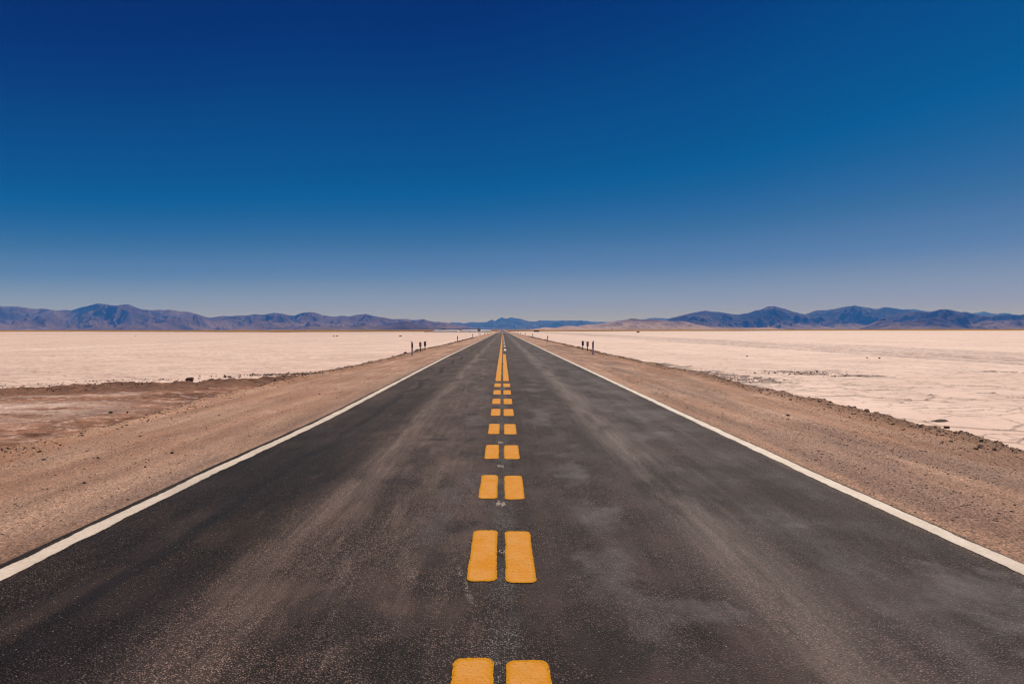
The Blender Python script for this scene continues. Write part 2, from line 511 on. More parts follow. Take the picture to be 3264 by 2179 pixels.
def yellow_mat():
    m = Mat('yellow_paint', 0.85, 0.06)
    nb = m.noise(m.vec(1, .7, 1), 6, 4, .6)
    n = m.noise(m.vec(1, 4.0, 1), 15, 6, .75)
    c = m.mix(m.ss(.34, .64, m.add(m.mul(n, .55), m.mul(nb, .45))), (.68, .25, .008), (.72, .335, .085))
    c = m.gain(c, m.lin(m.noise(m.vec(.6, 5.0, 1, (3, 0, 0)), 9, 5, .7), .3, .7, .93, 1.05))
    e = m.attr('edge')
    ed = m.ss(.30, .75, m.add(e, m.mul(m.sub(m.noise(m.pos, 26, 5, .75), .5), .9)))
    near = m.ss(22, 7, m.y)
    c = m.mix(m.mul(ed, m.add(m.mul(near, .8), .15)), c, (.66, .275, .003))
    w = m.noise(m.pos, 70, 5, .78)
    c = m.mix(m.mul(m.ss(.54, .68, w), .55), c, (.36, .145, .03))
    wearm = m.mul(m.ss(.50, .62, m.noise(m.vec(1, 1, 1, (2, 2, 0)), 48, 6, .78)), m.ss(.45, 1.0, e))
    c = m.mix(m.mul(wearm, .85), c, (.085, .058, .042))
    wi = m.ss(.64, .72, m.noise(m.vec(1, 1.6, 1, (5, 2, 0)), 30, 6, .78))
    c = m.mix(m.mul(wi, .5), c, (.20, .10, .045))
    crk = m.math('FRACT', m.add(m.mul(m.y, 1.83), m.mul(m.noise(m.vec(1, .8, 1), 3.1, 3), 1.1)))
    c = m.mix(m.mul(m.ss(.010, .003, crk), .5), c, (.14, .07, .03))
    pits = m.ss(.70, .74, m.noise(m.pos, 40, 2, .5))
    c = m.mix(m.mul(pits, .8), c, (.06, .04, .03))
    m.col(c)
    m.bump(m.add(w, m.noise(m.pos, 60, 3)), .004, .9)
    return m.m


def white_mat(name='white_paint', c0=(.75, .615, .495), c1=(.65, .52, .412)):
    m = Mat(name, 0.7, 0.3)
    n = m.noise(m.vec(1, .6, 1), 5, 5, .65)
    c = m.mix(m.ss(.35, .65, n), c1, c0)
    c = m.gain(c, m.mul(m.lin(m.noise(m.pos, 45, 5, .75), .3, .7, .80, 1.14), m.lin(m.noise(m.vec(1, .5, 1, (3, 3, 0)), 1.3, 5, .7), .3, .7, .86, 1.08)))
    wsp = m.ss(.60, .70, m.noise(m.vec(1, .6, 1, (1, 7, 0)), 26, 6, .75))
    c = m.mix(m.mul(wsp, .5), c, (.30, .22, .18))
    e = m.attr('edge')
    wearm = m.mul(m.ss(.46, .60, m.noise(m.pos, 30, 5, .75)), e)
    c = m.mix(m.mul(wearm, .8), c, (.16, .12, .10))
    m.col(c)
    m.bump(m.noise(m.pos, 70, 4, .7), .003, .7)
    return m.m


def rock_mat(name, ca, cb, cc, lo, s=1.0):
    """bare mountain rock: two tones in gullies, pale fans low down"""
    m = Mat(name, 1.0, 0.0)
    k = 1 / 1000.0 * s
    n = m.noise(m.vec(k, k, k * 1.5), .9, 8, .66, .5)
    n2 = m.noise(m.vec(k, k, k, (3, 1, 0)), .35, 5, .6)
    c = m.mix(m.ss(.38, .62, n), ca, cb)
    fan = m.mul(m.ss(lo, lo * .25, m.add(m.z, m.mul(m.sub(n, .5), lo * 1.6))), m.ss(.36, .58, n2))
    sc = m.ss(.57, .66, m.noise(m.vec(k * 1.6, k * .8, k * .7, (7, 0, 0)), 1.0, 7, .7, .7))
    c = m.mix(m.mul(m.mx(fan, m.mul(sc, .75)), .8), c, cc)
    m.col(c)
    m.bump(m.noise(m.vec(k, k, k), 6.0, 8, .7), 40.0, .6)
    return m.m


def grass_ground_mat():
    m = Mat('dry_plain', 1.0, 0.0)
    n = m.noise(m.vec(.02, .004, 1), 1.0, 5, .65)
    c = m.mix(m.ss(.35, .65, n), (.34, .165, .010), (.46, .24, .026))
    far = m.ss(3500, 8500, m.y)
    c = m.mix(far, c, (.24, .15, .10))
    rr = m.math('SQRT', m.add(m.mul(m.x, m.x), m.mul(m.y, m.y)))
    c = m.mix(m.ss(760, 690, rr), c, (.78, .56, .46))
    m.col(c)
    return m.m


M_asph = asphalt_mat(); M_salt = salt_mat(); M_mud = mud_mat()
M_yel = yellow_mat(); M_wht = white_mat()
M_oldwht = white_mat('worn_white_paint', (.42, .315, .26), (.20, .15, .125))
M_grav = {-1: gravel_mat(-1), 1: gravel_mat(1)}
M_plain = grass_ground_mat()

# ------------------------------------------------------------------ ROAD
LX = np.array([[-10, -3.31], [4.5, -3.29], [8, -3.28], [10, -3.22], [12, -3.18], [14, -3.185], [18, -3.22], [25, -3.28], [40, -3.37], [4000, -3.37]])
RX = np.array([[-10, 3.52], [4.5, 3.46], [7, 3.42], [11, 3.40], [25, 3.40], [40, 3.38], [100, 3.35], [4000, 3.35]])


def lx(y): return np.interp(y, LX[:, 0], LX[:, 1])
def rx(y): return np.interp(y, RX[:, 0], RX[:, 1])


ys = np.concatenate([np.arange(-6, 4, .5), 4 * np.exp(np.linspace(0, math.log(3200 / 4.0), 330))])
us = np.linspace(0, 1, 31)
X = np.array([lx(y) - .15 + (rx(y) + .11 - lx(y) + .15) * us for y in ys])
Y = np.repeat(ys[:, None], len(us), 1)
Z = np.zeros_like(X)
road = grid_obj('road', X, Y, Z, M_asph)
tag(road, kind='structure')
road['label'] = 'straight two-lane asphalt road running to the horizon'

PZ = .004


def strip_line(name, xc, w, ys_, mat, seed, rag=.006):
    """long painted line with ragged edges, 4 mm above the asphalt"""
    n = len(ys_)
    jl = (vnoise(ys_ * 3.1, ys_ * 0, seed) - .5) * rag * 2 + (vnoise(ys_ * 13, ys_ * 0, seed + 3) - .5) * rag
    jr = (vnoise(ys_ * 3.1, ys_ * 0, seed + 7) - .5) * rag * 2 + (vnoise(ys_ * 13, ys_ * 0, seed + 11) - .5) * rag
    xs = np.stack([xc - w / 2 + jl, xc - w / 2 + jl + w * .12, xc + w / 2 + jr - w * .12, xc + w / 2 + jr], 1)
    o = grid_obj(name, xs, np.repeat(ys_[:, None], 4, 1), np.full(xs.shape, PZ), mat, road)
    vattr(o, 'edge', np.tile([1, 0, 0, 1], n))
    return o


yl = np.concatenate([np.arange(-5, 3, .2), 3 * np.exp(np.linspace(0, math.log(3000 / 3.0), 1500))])
o = strip_line('edge_line', lx(yl), .147, yl, M_wht, 3, .012); o['label'] = 'white line along the left road edge'
o = strip_line('edge_line', rx(yl), .147, yl, M_wht, 9, .010); o['label'] = 'white line along the right road edge'


def dash(name, x0, x1, y0, y1, mat, rad, seed, taper=0.0, rag=.0024):
    """painted block with rounded ragged corners; an inner ring keeps the worn rim apart"""
    pts = []
    n = 7
    for (cx, cy, a0) in ((x1 - rad, y1 - rad * 1.2, 0), (x0 + rad, y1 - rad * 1.2, 90), (x0 + rad, y0 + rad, 180), (x1 - rad, y0 + rad, 270)):
        for k in range(n):
            a = R(a0 + 90 * k / (n - 1))
            pts.append((cx + rad * math.cos(a), cy + rad * 1.2 * math.sin(a)))
    dense = []
    for i in range(len(pts)):
        a = np.array(pts[i]); b = np.array(pts[(i + 1) % len(pts)])
        L = np.linalg.norm(b - a); k = max(1, int(L / .02))
        k = min(k, 60)
        for q in range(k): dense.append(a + (b - a) * q / k)
    P = np.array(dense)
    c = P.mean(0)
    rr = np.arange(len(P))
    P = P + (rng.random(P.shape) - .5) * rag * 2 + ((vnoise(rr * .13, rr * 0 + seed, seed) - .5) * rag * 2.5)[:, None] * np.clip((P - c) / .05, -1, 1)
    inn = c + (P - c) * np.array([1 - min(.4, .055 / (x1 - x0)), 1 - min(.4, .075 / (y1 - y0))])
    in2 = c + (P - c) * np.array([.6, .75])
    n = len(P)
    V = [(*p, PZ) for p in P] + [(*p, PZ) for p in inn] + [(*p, PZ) for p in in2] + [(*c, PZ)]
    Fc = [(i, (i + 1) % n, n + (i + 1) % n, n + i) for i in range(n)]
    Fc += [(n + i, n + (i + 1) % n, 2 * n + (i + 1) % n, 2 * n + i) for i in range(n)]
    Fc += [(2 * n + i, 2 * n + (i + 1) % n, 3 * n) for i in range(n)]
    o = mesh_obj(name, V, Fc, mat, road)
    vattr(o, 'edge', [1.0] * n + [.25] * n + [0.0] * n + [0.0])
    return o


dz = [(2.20, 3.31), (4.33, 5.43), (6.46, 7.50), (8.46, 9.48), (10.48, 11.62), (12.72, 13.82), (14.75, 15.88), (16.95, 18.15), (19.15, 20.45)]
for i, (a, b) in enumerate(dz):
    j = (rng.random(8) - .5) * .012
    dash('yellow_dash', -.234 + j[0], -.046 + j[1], a + j[2], b + j[3], M_yel, .050, 3 + i)
    dash('yellow_dash', .022 + j[4], .214 + j[5], a - .03 + j[6], b - .03 + j[7], M_yel, .046, 33 + i)
ysol = 21.4 * np.exp(np.linspace(0, math.log(45.2 / 21.4), 150))
o = strip_line('yellow_line', np.full(150, .108), .180, ysol, M_yel, 21, .006); o['label'] = 'short solid yellow line'
ysol = 21.4 * np.exp(np.linspace(0, math.log(2600 / 21.4), 500))
xs = -.138 + .02 * sstep(30, 45, ysol)
o = strip_line('yellow_line', xs, .182, ysol, M_yel, 22, .006); o['label'] = 'long solid yellow line'
for k in range(14):
    a = 52.6 + 12.55 * k
    dash('white_dash', .105, .290, a, a + 5.1, M_oldwht if False else M_wht, .012, 60 + k, rag=.003)
# scraps of the older, scrubbed-off centre line
for (cx, y0, y1, w) in ((.004, 3471 / (1614 - 1051.5), 3482 / (1599 - 1051.5), .088), (-.003, 3482 / (1492 - 1051.5), 3482 / (1482 - 1051.5), .075),
                        (-.004, 3482 / (1414 - 1051.5), 3482 / (1408 - 1051.5), .07),
                        (.012, 4.82, 4.98, .036)):
    for q in (-1, 1):
        x0_ = cx + (q - 1) * w / 4 - .02
        dash('paint_scrap', x0_, x0_ + w * .44, y0, y0 + (y1 - y0) * (.75 if q > 0 else 1.0), M_oldwht, .004, abs(int(cx * 900 + y0 * 10)) + q + 5, rag=.007)

# ------------------------------------------------------------------ SHOULDERS (embankment of the road)
def lip_x(side, y):
    if side > 0:
        b = np.interp(y, [0, 9.7, 14, 20, 35, 46, 58, 140, 4000], [7.25, 7.35, 7.5, 7.6, 7.7, 7.35, 7.5, 7.3, 7.3])
    else:
        b = np.interp(y, [0, 9, 14, 18.5, 28, 36, 48, 60, 77, 100, 4000], [7.1, 7.1, 7.2, 7.4, 7.2, 7.0, 6.9, 7.3, 6.8, 6.75, 6.9])
    return b + (fbm(y * .35, y * 0 + side * 3.0, 4, 5 + side) * .32) + fbm(y * 2.1, y * 0 + side, 3, 15 + side) * .10


def shoulder_z(side, x, y):
    ax = np.abs(x)
    e0 = np.where(side > 0, rx(y) + .09, -lx(y) + .12)
    L = lip_x(side, y)
    t = (ax - e0) / (L - e0)
    z = -.018 - .13 * np.clip(t, 0, 1) ** 1.5
    z = z + .012 * fbm(x * 1.7, y * .6, 4, 7) * sstep(0, .15, t) + .007 * fbm(x * 9, y * 6, 3, 8) * sstep(0, .1, t)
    lipb = np.exp(-((ax - L) / .28) ** 2)
    z = z + lipb * (.05 + .07 * np.clip(fbm(x * 3.3, y * 2.2, 4, 9) + .15, 0, 1))
    drop = sstep(L + .02, L + .75, ax)
    if side < 0:   # near the camera the foot runs out gently into the mud
        soft = sstep(31, 25, y)
        bott = SALT - .25 + soft * .10
    else:
        bott = SALT - .25
    z = z * (1 - drop) + bott * drop
    z = z + .03 * drop * (1 - drop) * 4 * fbm(x * 5, y * 4, 3, 19)
    return z, lipb, t


for side in (-1, 1):
    ys = np.concatenate([np.arange(-5, 3, .25), 3 * np.exp(np.linspace(0, math.log(3000 / 3.0), 620))])
    us = np.concatenate([np.linspace(0, .1, 6)[:-1], np.linspace(.1, 1, 110)])
    e0 = (rx(ys) + .085) if side > 0 else (-lx(ys) + .115)
    AX = e0[:, None] + us[None, :] * (9.2 - e0)[:, None]
    X = AX * side
    Y = np.repeat(ys[:, None], len(us), 1)
    Z, lipb, t = shoulder_z(side, X, Y)
    if side > 0:
        X = X[:, ::-1]; Y = Y[:, ::-1]; Z = Z[:, ::-1]; lipb = lipb[:, ::-1]; AX = AX[:, ::-1]
    rag = fbm(Y * 1.2, Y * 0 + side, 4, 41)
    o = grid_obj('gravel_shoulder', X, Y, Z, M_grav[side])
    tag(o, kind='structure')
    o['label'] = 'left gravel shoulder' if side < 0 else 'right gravel shoulder'
    vattr(o, 'lip', np.clip(lipb * (1.0 if side > 0 else sstep(22, 30, Y)), 0, 1))
    vattr(o, 'rim', np.clip(AX - e0[:, None] + rag * (.14 if side > 0 else .06), 0, 9))

# ------------------------------------------------------------------ SALT FLAT
ys = np.concatenate([7.5 * np.exp(np.linspace(0, 1, 860)[:-1] * math.log(60 / 7.5)), 60 * np.exp(np.linspace(0, 1, 300) * math.log(820 / 60.0))])
ts = np.concatenate([np.linspace(-1.05, -.78, 30)[:-1], np.linspace(-.78, -.30, 330)[:-1], np.linspace(-.30, .16, 130)[:-1], np.linspace(.16, .78, 640)[:-1], np.linspace(.78, 1.05, 30)])
nr, nc = len(ys), len(ts)
T = np.repeat(ts[None, :], nr, 0)
Y = np.repeat(ys[:, None], nc, 1)
far = np.interp(ts, [-1.1, -.74, -.5, -.32, 0, .2, .35, .55, .75, 1.1], [1500, 1330, 1000, 800, 1000, 1080, 1150, 1500, 1900, 2300])
far = far * (1 + .05 * fbm(ts * 25, ts * 0, 4, 3))
k = sstep(300, 820, Y)
Y = Y * (1 + k * (far[None, :] / 820 - 1))
X = T * (Y + 1.2)
wx = fbm(X * 1.3, Y * 1.3, 4, 21) * .15; wy = fbm(X * 1.3, Y * 1.3, 4, 22) * .15
e1, id1, ox, oy = cells((X + wx) * 1.5, (Y + wy) * 1.5, 2)
e2, id2, ox2, oy2 = cells((X + wx) * .55, (Y + wy) * .55, 6)
e1 = e1 / 1.5; e2 = e2 / .55
sg = np.maximum(.020, .0022 * Y)
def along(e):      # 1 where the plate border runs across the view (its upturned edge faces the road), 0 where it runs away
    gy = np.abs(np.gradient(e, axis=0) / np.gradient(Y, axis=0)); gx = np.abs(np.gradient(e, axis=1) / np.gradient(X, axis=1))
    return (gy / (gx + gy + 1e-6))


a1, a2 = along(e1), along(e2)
brk = fbm(X * .9, Y * .9, 4, 31); brk2 = fbm(X * .5, Y * .5, 4, 33)
amp = sstep(-.16, .12, brk + .12 * (a1 - .5)); amp2 = sstep(-.30, .02, brk2)
rid = np.exp(-(e1 / sg) ** 2) * amp
rid2 = np.exp(-(e2 / (sg * 1.2)) ** 2) * amp2
tilt = (id1 - .5) * .010 + (id1 - .5) * ox * .05 + (_h(np.floor(id1 * 9999), np.floor(id1 * 77), 3) - .5) * oy * .06
tilt = tilt + (id2 - .5) * .015 + (id2 - .5) * ox2 * .03 + (_h(np.floor(id2 * 9999), np.floor(id2 * 77), 3) - .5) * oy2 * .06
tilt = tilt * np.clip(.6 + 1.1 * fbm(X * .12, Y * .12, 3, 39), .15, 1.4)
tilt = tilt + .035 * ridged(X * 1.1, Y * 1.1, 4, 37) * sstep(18, 60, Y)
fade = np.clip(14.0 / Y, .0, 1.0) ** .35
Z = SALT + (rid * .016 + rid2 * .024 + tilt) * sstep(260, 90, Y) + .03 * fbm(X * .05, Y * .05, 3, 36)
vis = np.clip(rid, 0, 1) * (.18 + 1.1 * a1 ** 1.2) + np.clip(rid2, 0, 1) * (.3 + 1.1 * a2 ** 1.2)  # colour mask: borders running across the view get more painted shade
# broken dark crust beside the right shoulder and further out
def patch(px, py, rx_, ry_):
    cx, cy = gp(px, py, SALT)
    d = np.sqrt(((X - cx) / rx_) ** 2 + ((Y - cy) / ry_) ** 2)
    return sstep(1.5, .4, d + fbm(X * 1.3, Y * .8, 4, 44) * .9)
dirt = np.zeros_like(X)
for a in ((2290, 1198, 1.3, 5.0), (2370, 1212, 1.5, 2.2), (2440, 1222, 1.5, 1.0), (2560, 1188, 1.6, 1.2), (2600, 1195, 1.0, .8), (2750, 1202, 1.1, .7), (2140, 1168, .8, 4),
          (3195, 1189, 1.2, .8)):
    dirt = np.maximum(dirt, patch(*a))
clod = ridged(X * 2.2, Y * 1.6, 4, 50)
dm = dirt * sstep(.40, .52, clod)
Z = Z + dm * .05
edge_d = np.where(X > 0, X - lip_x(1, Y), -X - lip_x(-1, Y))
soil = sstep(1.6, .5, edge_d + fbm(X * 1.1, Y * .7, 4, 52) * 1.0) * sstep(160, 90, Y)
dm = np.maximum(dm, soil * .8)
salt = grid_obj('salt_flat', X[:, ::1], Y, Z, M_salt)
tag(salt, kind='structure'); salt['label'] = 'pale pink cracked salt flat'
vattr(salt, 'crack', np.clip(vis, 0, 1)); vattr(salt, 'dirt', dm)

# ------------------------------------------------------------------ GROUND (dry plain out to the mountains)
rad = np.concatenate([[0.0], 3 * np.exp(np.linspace(0, math.log(46000 / 3.0), 120))])
th = np.linspace(0, 2 * math.pi, 97)
X = rad[:, None] * np.cos(th)[None, :]; Y = rad[:, None] * np.sin(th)[None, :]
Zg = (np.where(rad < 780, -.95, -.62) + 3.0 * sstep(1000, 4200, rad))[:, None] + 0 * X
ground = grid_obj('ground', X, Y, Zg, M_plain)
tag(ground, kind='structure'); ground['label'] = 'dry ochre plain'

# dry grass tussocks at the far edge of the salt
n = 16000
tt = rng.uniform(-.95, .95, n)
fa = np.interp(tt, ts, far)
yy = fa * (1.0 + rng.random(n) ** 1.6 * .7)
xx = tt * (yy + 2.5)
hh = rng.uniform(.25, .75, n) * (1 + .8 * np.clip(fbm(xx * .01, yy * .003, 3, 61), -1, 1))
keep = ~((tt > -.125) & (tt < 0.0) & (yy < 820)) & (np.abs(xx) > 9)
V = []; 
ang = rng.uniform(0, 6.28, n)
base = np.stack([xx, yy, np.full(n, -.64)], 1)
Vs = []
for q in range(3):
    a = ang + q * 1.05
    w = rng.uniform(.35, .8, n)
    dx = np.cos(a) * w; dy = np.sin(a) * w
    p0 = base + np.stack([-dx, -dy, 0 * dx], 1); p1 = base + np.stack([dx, dy, 0 * dx], 1)
    p2 = base + np.stack([dx * .7, dy * .7, hh * .85], 1); p3 = base + np.stack([-dx * .6, -dy * .6, hh], 1)
    Vs.append(np.stack([p0, p1, p2, p3], 1)[keep])
V = np.concatenate(Vs).reshape(-1, 3)
o = mesh_obj('grass', V, np.arange(len(V)).reshape(-1, 4), plain('dry_grass', (.42, .215, .03), 1, 0, .4, .05))
tag(o, 'dry ochre grass beyond the salt flat', 'grass', kind='stuff')

# ------------------------------------------------------------------ MUD FLAT on the left
def berm_y(x):
    return np.interp(-x, [6, 7.6, 8.4, 11.2, 13.7, 15.4, 17, 21, 28, 40], [30.5, 29.3, 26.8, 25.2, 24.6, 23.4, 21.9, 20.3, 18.8, 18])


ys = 6.5 * np.exp(np.linspace(0, 1, 480) * math.log(34 / 6.5))
us = np.linspace(0, 1, 480)


def bb_rough(X, Y, by):
    return .05 * sstep(by - 3.4, by - 1.5, Y) * (ridged(X * 2.6, Y * 2.2, 4, 79) - .3) * (1 - sstep(by + .6, by + 1.6, Y))


X = -6.9 - us[None, :] ** 1.15 * (4.0 + ys * .95)[:, None]
Y = np.repeat(ys[:, None], len(us), 1)
by = berm_y(X) + fbm(X * .45, X * 0, 3, 71) * .5
bm = np.exp(-(np.where(Y < by, (Y - by) / 1.1, (Y - by) / .6)) ** 2)
z0 = SALT + .10 + .05 * fbm(X * .5, Y * .5, 4, 72) + .028 * fbm(X * 2.6, Y * 2.6, 4, 73) + .012 * ridged(X * 6, Y * 6, 3, 74)
crest = .08 + .13 * np.clip(fbm(X * .55, Y * .4, 3, 75) + .1, -.4, 1) + .13 * ridged(X * 2.2, Y * 2.2, 4, 76)
Z = z0 + bm * crest
drop = sstep(by + .7, by + 2.0, Y)
Z = Z * (1 - drop) + (SALT - .2) * drop
Z = Z + bb_rough(X, Y, by)
near = sstep(9.2, 6.6, Y)
Z = Z - near * .0
bump_side = np.exp(-((-X - 7.3) / .5) ** 2)
Z = Z + bump_side * .05
o = grid_obj('mud_flat', X[:, ::-1], Y[:, ::-1], Z[:, ::-1], M_mud)
tag(o, kind='structure'); o['label'] = 'brown mud beside the left shoulder'
bb = sstep(by - 3.4, by - 1.5, Y + fbm(X * .8, Y * .8, 4, 78) * 1.2) * (1 - .0 * X)
vattr(o, 'berm', bb[:, ::-1])


def mud_z(x, y):
    b = berm_y(x)
    return SALT + .10 + .22 * np.exp(-((y - b) / .75) ** 2)


# ------------------------------------------------------------------ LOOSE STONES
OCT = np.array([[1, 0, 0], [0, 1, 0], [-1, 0, 0], [0, -1, 0], [0, 0, 1], [0, 0, -1]], float)
OF = np.array([[0, 1, 4], [1, 2, 4], [2, 3, 4], [3, 0, 4], [1, 0, 5], [2, 1, 5], [3, 2, 5], [0, 3, 5]])


def stone_mat(name, a, b):
    m = Mat(name, .95, .2)
    c = m.mix(m.attr('tone'), a, b)
    c = m.gain(c, m.lin(m.noise(m.pos, 45, 4, .65), .3, .7, .8, 1.2))
    m.col(c)
    return m.m


M_peb = stone_mat('gravel_stone', (.19, .112, .078), (.62, .42, .315))
M_rub = stone_mat('crust_rubble', (.06, .034, .024), (.34, .21, .15))


def scatter(name, x, y, z, size, mat, flat=.45, label=None):
    n = len(x)
    V = np.repeat(OCT[None], n, 0)
    V = V * (1 + (rng.random((n, 6, 1)) - .5) * .7) + (rng.random((n, 6, 3)) - .5) * .35
    V = V * np.stack([rng.uniform(.7, 1.5, n), rng.uniform(.7, 1.2, n), rng.uniform(.6, 1.4, n) * flat], 1)[:, None, :]
    a = rng.uniform(0, 6.28, n); c, s = np.cos(a)[:, None], np.sin(a)[:, None]
    xr = V[..., 0] * c - V[..., 1] * s; yr = V[..., 0] * s + V[..., 1] * c
    tl = rng.normal(0, .25, n)[:, None]
    V = np.stack([xr, yr, V[..., 2] + xr * tl], -1) * (size / 2)[:, None, None]
    V = V + np.stack([x, y, z], 1)[:, None, :]
    Fc = (OF[None] + (np.arange(n) * 6)[:, None, None]).reshape(-1, 3)
    o = mesh_obj(name, V.reshape(-1, 3), Fc, mat)
    vattr(o, 'tone', np.repeat(rng.random(n) ** 1.3, 6))
    tag(o, label, 'gravel', kind='stuff')
    return o


for side in (-1, 1):
    n = 26000 if side > 0 else 13000
    y = 3.5 * np.exp(rng.random(n) ** .8 * math.log(75 / 3.5))
    u = rng.random(n)
    e0 = np.where(side > 0, rx(y) + .10, -lx(y) + .17)
    L = lip_x(side, y) + .15
    ax = e0 + u * (L - e0)
    cl = vnoise(ax * 1.4, y * .3, 81) * .6 + vnoise(ax * 5, y * 2, 82) * .4
    nearr = 1 - sstep(0.0, .5, ax - e0)
    keep = (rng.random(n) < sstep(.30, .70, cl) * .95 + .12) & (rng.random(n) > nearr * .8)
    ax = ax[keep]; y = y[keep]; n = len(y)
    z, _, _ = shoulder_z(side, ax * side, y)
    size = .007 + .014 * rng.random(n) ** 3 + .026 * rng.random(n) ** 16 + y * .0005
    scatter('gravel', ax * side, y, z + size * .08, size, M_peb, .42, 'loose gravel on the %s shoulder' % ('right' if side > 0 else 'left'))
    # coarse rubble on the lip of the bank
    n = 7500
    y = 7.0 * np.exp(rng.random(n) * math.log((190 if side > 0 else 160) / 7.0))
    if side < 0:
        y = y[(y > 27) | (rng.random(n) < .35)]; n = len(y)
    ax = lip_x(side, y) + rng.normal(.10, .30, n)
    z, _, _ = shoulder_z(side, ax * side, y)
    size = .012 + .045 * rng.random(n) ** 3 + y * .0008
    scatter('rubble', ax * side, y, z + size * .1, size, M_rub, .38, 'dark rubble along the %s bank edge' % ('right' if side > 0 else 'left'))

# clods along the mud ridge and dark broken salt crust
n = 1500
x = -rng.uniform(7.6, 26, n)
y = berm_y(x) - .5 + rng.normal(0, .9, n)
scatter('mud_clods', x, y, mud_z(x, y) + .02, .02 + .08 * rng.random(n) ** 5, M_rub, .5, 'brown clods along the mud ridge')
xs_, ys_ = [], []
for (px, py, rx_, ry_, k) in ((2290, 1198, .9, 4.0, 170), (2370, 1212, 1.2, 1.6, 110), (2560, 1188, 1.5, .7, 150), (2610, 1195, 1.1, .4, 110), (2745, 1202, 1.0, .25, 110), (2480, 1191, .8, .8, 30)):
    cx, cy = gp(px, py, SALT)
    xs_.append(cx + rng.normal(0, rx_ * .6, k)); ys_.append(cy + rng.normal(0, ry_ * .6, k))
x = np.concatenate(xs_); y = np.concatenate(ys_)
ok = x > lip_x(1, y) + .4
x = x[ok]; y = y[ok]
scatter('crust_rubble', x, y, np.full(len(x), SALT + .04), .03 + .10 * rng.random(len(x)) ** 2, M_rub, .35, 'dark broken crust lying on the right salt flat')
n = 700
cx, cy = gp(960, 1196, SALT)
x = cx + rng.normal(0, 1.5, n); y = cy + .5 + (x - cx) * .45 + rng.normal(0, .45, n)
ok = -x > lip_x(-1, y) + .1
scatter('crust_rubble', x[ok], y[ok], np.full(ok.sum(), SALT + .06), .04 + .10 * rng.random(ok.sum()) ** 2, M_rub, .42, 'dark crust pieces where the mud ridge meets the left shoulder')

ICO = None


def rock(name, loc, size, mat, seed, label, group=None, cat='stone', sub=2):
    """single stone with its own broken outline"""
    import bmesh
    bm = bmesh.new(); bmesh.ops.create_icosphere(bm, subdivisions=sub, radius=.5)
    for v in bm.verts:
        p = v.co.copy()
        k = 1 + .5 * float(fbm(np.array(p.x * 2.2 + seed), np.array(p.y * 2.2 + p.z * 1.9 + seed * 2), 3, seed))
        q = p * k
        for a in range(5):    # broken facets
            r2 = random.Random(seed * 31 + a)
            nx, ny, nz = r2.uniform(-1, 1), r2.uniform(-1, 1), r2.uniform(-.3, 1)
            L = math.sqrt(nx * nx + ny * ny + nz * nz) + 1e-6
            d = (q.x * nx + q.y * ny + q.z * nz) / L - .34
            if d > 0: q = q - d * .85 * type(q)((nx / L, ny / L, nz / L))
        v.co = (q.x * size[0], q.y * size[1], q.z * size[2] + size[2] * .22)
    me = bpy.data.meshes.new(name); bm.to_mesh(me); bm.free()
    me.materials.append(mat)
    o = bpy.data.objects.new(name, me); COL.objects.link(o)
    o.location = loc; o.rotation_euler = (0, 0, seed * 1.3)
    return tag(o, label, cat, group)


M_dark = plain('dark_stone', (.045, .032, .028), .85, .3, .35, 30)
M_brown = plain('brown_clod', (.115, .066, .045), .95, .1, .35, 12)
M_brown2 = plain('brown_rock', (.20, .125, .088), .95, .1, .35, 25)
M_saltlump = plain('salt_lump', (.55, .42, .36), .9, .2, .25, 8)

stones_left = [(149, 1464, .05), (319, 1466, .055), (553, 1456, .06), (453, 1393, .055), (702, 1326, .045), (276, 1554, .045), (467, 1505, .045), (136, 1432, .07), (900, 1322, .04), (1020, 1262, .06)]
for i, (px, py, s) in enumerate(stones_left):
    x, y = gp(px, py, -.1)
    z = float(shoulder_z(-1, np.array(x), np.array(y))[0])
    rock('stone', (x, y, z), (s * .95, s * .65, s * .5), M_dark, 10 + i, 'small dark stone lying loose on the left gravel shoulder', 'dark stones on the left shoulder')
x, y = gp(2518, 1326, -.06)
rock('stone', (x, y, float(shoulder_z(1, np.array(x), np.array(y))[0])), (.09, .06, .05), M_dark, 41, 'black stone alone in the middle of the right gravel shoulder')
x, y = gp(2736, 1304, -.12); z = float(shoulder_z(1, np.array(x), np.array(y))[0])
rock('stone', (x, y, z), (.13, .11, .16), M_brown2, 43, 'upright pointed brown stone on the right bank edge')
rock('stone', (x + .22, y - .05, z), (.27, .15, .11), M_brown2, 47, 'low broad brown stone right of the pointed one on the right bank edge')
x, y = gp(3012, 1347, SALT)
rock('salt_plate', (x, y, SALT + .0), (.5, .26, .09), plain('dark_crust', (.12, .085, .07), .9, .1, .3, 9), 51, 'dark raised plate of crust on the right salt flat near the shoulder', None, 'salt crust')
x, y = gp(3033, 1369, SALT)
MB().box(-.055, .055, -.03, .03, -.02, .045).build('brick', plain('brick', (.20, .105, .055), .9, .1, .3, 20), bevel=.008)
o = bpy.data.objects['brick']; o.location = (x, y, SALT + .01); o.rotation_euler = (0, 0, .25); tag(o, 'brown brick lying on the salt in front of the dark plate', 'brick')
for i, (px, py, s, lab, mt) in enumerate((
        (2385, 1137, .13, 'small dark lump alone on the right salt flat between road and dirty crust lane', M_dark),
        (2773, 1143, .15, 'pale lump on the right salt flat, left one of two together', M_saltlump),
        (2813, 1144, .15, 'dark lump on the right salt flat, right one of two together', M_dark))):
    x, y = gp(px, py, SALT); rock('salt_lump', (x, y, SALT + .01), (s * 1.3, s, s), mt, 60 + i, lab, None, 'lump')
x, y = gp(609, 1210, SALT + .2)
rock('mud_clod', (x, y, float(mud_z(x, y)) + .05), (.42, .3, .24), M_brown, 71, 'largest pointed brown clod on the mud ridge at left', None, 'clod')
